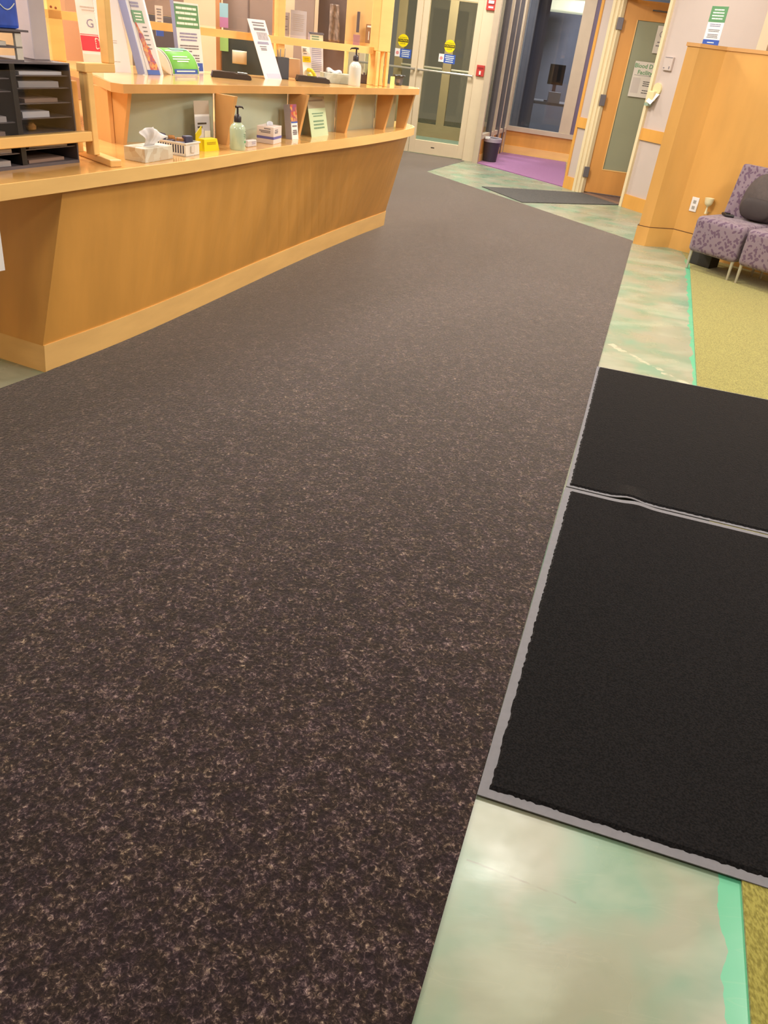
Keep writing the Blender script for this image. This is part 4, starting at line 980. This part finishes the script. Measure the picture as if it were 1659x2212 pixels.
b = MB(); b.grid(lambda u, v: Vector((.105*u, -.012*math.sin(v*2.8), .085*v)), 3, 8); b.build('paper', mat('receipt_paper', (196, 182, 152), .6), t, smooth=True, solid=.001)
t = inter('wood_upright', 'light wood upright behind the glossy leaflet', 'board', -1.20, 6.30, .86, .05, .1, 1.04, mat('orange_wood', (0, 0, 0)), 10)
t = inter('brown_partition', 'brown-grey fabric partition behind the taped papers', 'partition', -1.12, 6.75, .86, .15, .04, 1.04, brownp, 6)
t.name = 'brown_partition'
t = sheet('taped_paper', 'left, narrower taped form above the glazing rail', 'paper', -1.165, 6.44, 15, 0, .062, .145, mat('cool_white', (0, 0, 0)), z=1.385); lines(t, .01, .05, (.12, .105, .06, .04), .004, textg, -.001)
t = sheet('taped_paper', 'right, wider taped form above the glazing rail', 'paper', -1.092, 6.42, 12, 0, .115, .175, mat('cool_white', (0, 0, 0)), z=1.375); lines(t, .01, .10, [.15-.012*k for k in range(9)], .0035, mat('pale_print', (0, 0, 0)), -.001)
t = inter('dark_curtain', 'dark brown panel behind the ledge tissue box', 'panel', -.955, 6.86, .86, .235, .03, 1.09, mat('dark_brown_panel', (112, 92, 84), .5, .1), 8)
t = thing('plastic_bag', 'crinkled clear plastic bag hanging on the dark brown panel', 'bag', (-.875, 6.83, 1.38), math.radians(8))
b = MB(); b.grid(lambda u, v: Vector((.09*u*(1-.25*v)+.01, -.01-.012*math.sin(u*9+v*5)*math.sin(v*7+1), .24*v)), 16, 24); b.build('bag', mat('shiny_plastic', (150, 128, 112), .15, .4, (60, 60, 30), bump=.8, bscale=60, coat=.5), t, smooth=True, solid=.001)
t = inter('wood_cupboard', 'light maple cupboard side behind the end post', 'cupboard', -.72, 6.66, 1.36, .24, .04, .6, mat('pale_cupboard', (226, 182, 118), .5, .06), 6)
MB().tube([(.02, .02, -.50), (.02, .02, 0)], .016, 10).build('support', wood_lt, t)
t = inter('hanging_tool', 'slim dark tool hanging on the maple cupboard', 'tool', -.637, 6.64, 1.46, .022, .012, .13, mat('dark_taupe', (0, 0, 0)), 6, bev=.002)
t = inter('wooden_plaque', 'small dark wooden plaque with pale marking on the cupboard', 'plaque', -.565, 6.645, 1.40, .05, .012, .12, mat('plaque_brown', (140, 100, 70), .4), 6, bev=.002)
B(.02, .026, -.0015, -.001, .02, .075).build('pale_mark', offw, t); B(.008, .045, -.0015, -.001, .10, .112).build('pale_mark', offw, t)
t = inter('purple_card', 'small purple-brown card on the rail beside the plaque', 'card', -.655, 6.64, 1.375, .05, .004, .07, mat('mauve_card', (168, 118, 120), .5), 6, bev=.001)
t = inter('brown_picture_panel', 'brown panel above the organizer behind the left post', 'panel', -2.55, 5.9, .86, .35, .03, 1.04, mat('brown_board', (178, 132, 98), .5), 35)
t = inter('dark_equipment', 'dark office equipment behind the tall leaflet holder', 'equipment', -2.05, 5.95, .86, .32, .25, .56, mat('dark_equipment_grey', (84, 80, 86), .4), 30)
t2 = inter('brown_box_file', 'brown-grey box above the dark office equipment', 'box', -2.05, 5.95, 1.425, .32, .25, .3, brownp, 30)
t = sheet('hanging_tag', 'narrow white tag with blue end hanging behind the counter sign', 'tag', -1.885, 5.83, 30, 0, .05, .17, offw, z=1.31); B(0, .05, -.002, 0, .0, .035).build('blue_end', bluep, t); lines(t, .008, .042, (.15, .135, .12, .10, .08), .006, textg, -.001)

# ================================================================== RIGHT: CHAIRS, BAG, BIN
UA = math.atan2(-.75, .66)
def lounge_chair(loc_, ang, lab, w_=.455, d_=.50, back=True):
    t = thing('lounge_chair', lab, 'chair', loc_, ang)
    s_ = B(0, w_, 0, d_, .145, .437).bevel(.05, 4)
    s_.build('seat', benchm, t, smooth=True)
    if back:
        b = MB().prism([(.0, d_-.10), (w_, d_-.10), (w_, d_), (0, d_)], [(0.0, d_-.02), (w_, d_-.02), (w_, d_+.05), (0, d_+.05)], .38, .84).bevel(.025, 3); b.build('backrest', benchm, t, smooth=True)
    for x in (.03, w_-.03):
        for y in (.04, d_-.05):
            MB().tube([(x, y, 0), (x, y, .17)], [.010, .015], 12).build('leg', chrome, t)
    return t
lounge_chair((2.345, 6.96, .007), UA, 'purple leaf-patterned armless lounge chair standing left, nearest the screen wall')
lounge_chair((2.66, 6.60, .007), UA, 'purple leaf-patterned lounge chair cut off by the right edge')
# black bag on seat
t = thing('black_backpack', 'black fabric backpack lying on the purple lounge chair', 'backpack', (2.86, 6.985, .446), math.radians(-45))
b = MB()
def bag(u, v):
    th = 2*math.pi*u; ph = math.pi*v
    r = math.sin(ph)**.6
    x = .25*r*math.cos(th)*(1-.25*(1-v)*0); y = .12*r*math.sin(th); z = .15-.15*math.cos(ph)
    k_ = 1+.06*math.sin(5*th+6*v)*r+.05*math.sin(9*v+2*th)
    return Vector((x*(1.06-.66*v)*k_, y*k_*(1-.3*v)+.07*v, z*1.22+.02*math.sin(th*2+1)*r))
b.grid(bag, 28, 16); b.build('bag_body', dkgrey, t, smooth=True)
b = MB(); b.grid(lambda u, v: Vector((.14*math.cos(2*math.pi*u)*math.sin(math.pi*v)**.5, -.085-.045*math.sin(2*math.pi*u)*math.sin(math.pi*v)**.5-.0*v, .10-.085*math.cos(math.pi*v))), 20, 10); b.build('front_pocket', mat('darker_bag_fabric', (62, 54, 54), .8, .1), t, smooth=True)
MB().tube([(-.15, -.11, .012), (-.21, -.14, .012), (-.26, -.10, .014), (-.22, -.05, .012)], .012, 8).build('strap', black, t, smooth=True)
MB().tube([(-.08+.16*k/8, -.105-.01*math.sin(k/8*3.14), .06+.10*math.sin(math.pi*k/8)) for k in range(9)], .004, 6).build('zip', black, t)
t = thing('floor_box', 'dark box on the floor beneath the purple lounge chair', 'box', (2.47, 7.16, .007), UA)
B(0, .20, 0, .15, 0, .125).bevel(.006).build('box_body', mat('dark_box', (52, 50, 50), .6), t)
# waste bin
t = thing('waste_bin', 'black waste bin with a white liner beside the entrance post', 'bin', (.93, 12.42, .008), 0)
MB().lathe([(.095, 0), (.10, .004), (.125, .30), (.128, .305), (.118, .305), (.092, .01)], 28).build('bin_body', mat('bin_black', (58, 54, 62), .45), t, smooth=True)
MB().lathe([(.129, .262), (.131, .27), (.135, .312), (.130, .318), (.120, .312), (.115, .28)], 28).build('liner', mat('liner_grey', (170, 164, 174), .4), t, smooth=True)
B(-.12, -.05, -.12, -.08, .30, .33).bevel(.006).build('liner_knot', textw, t)
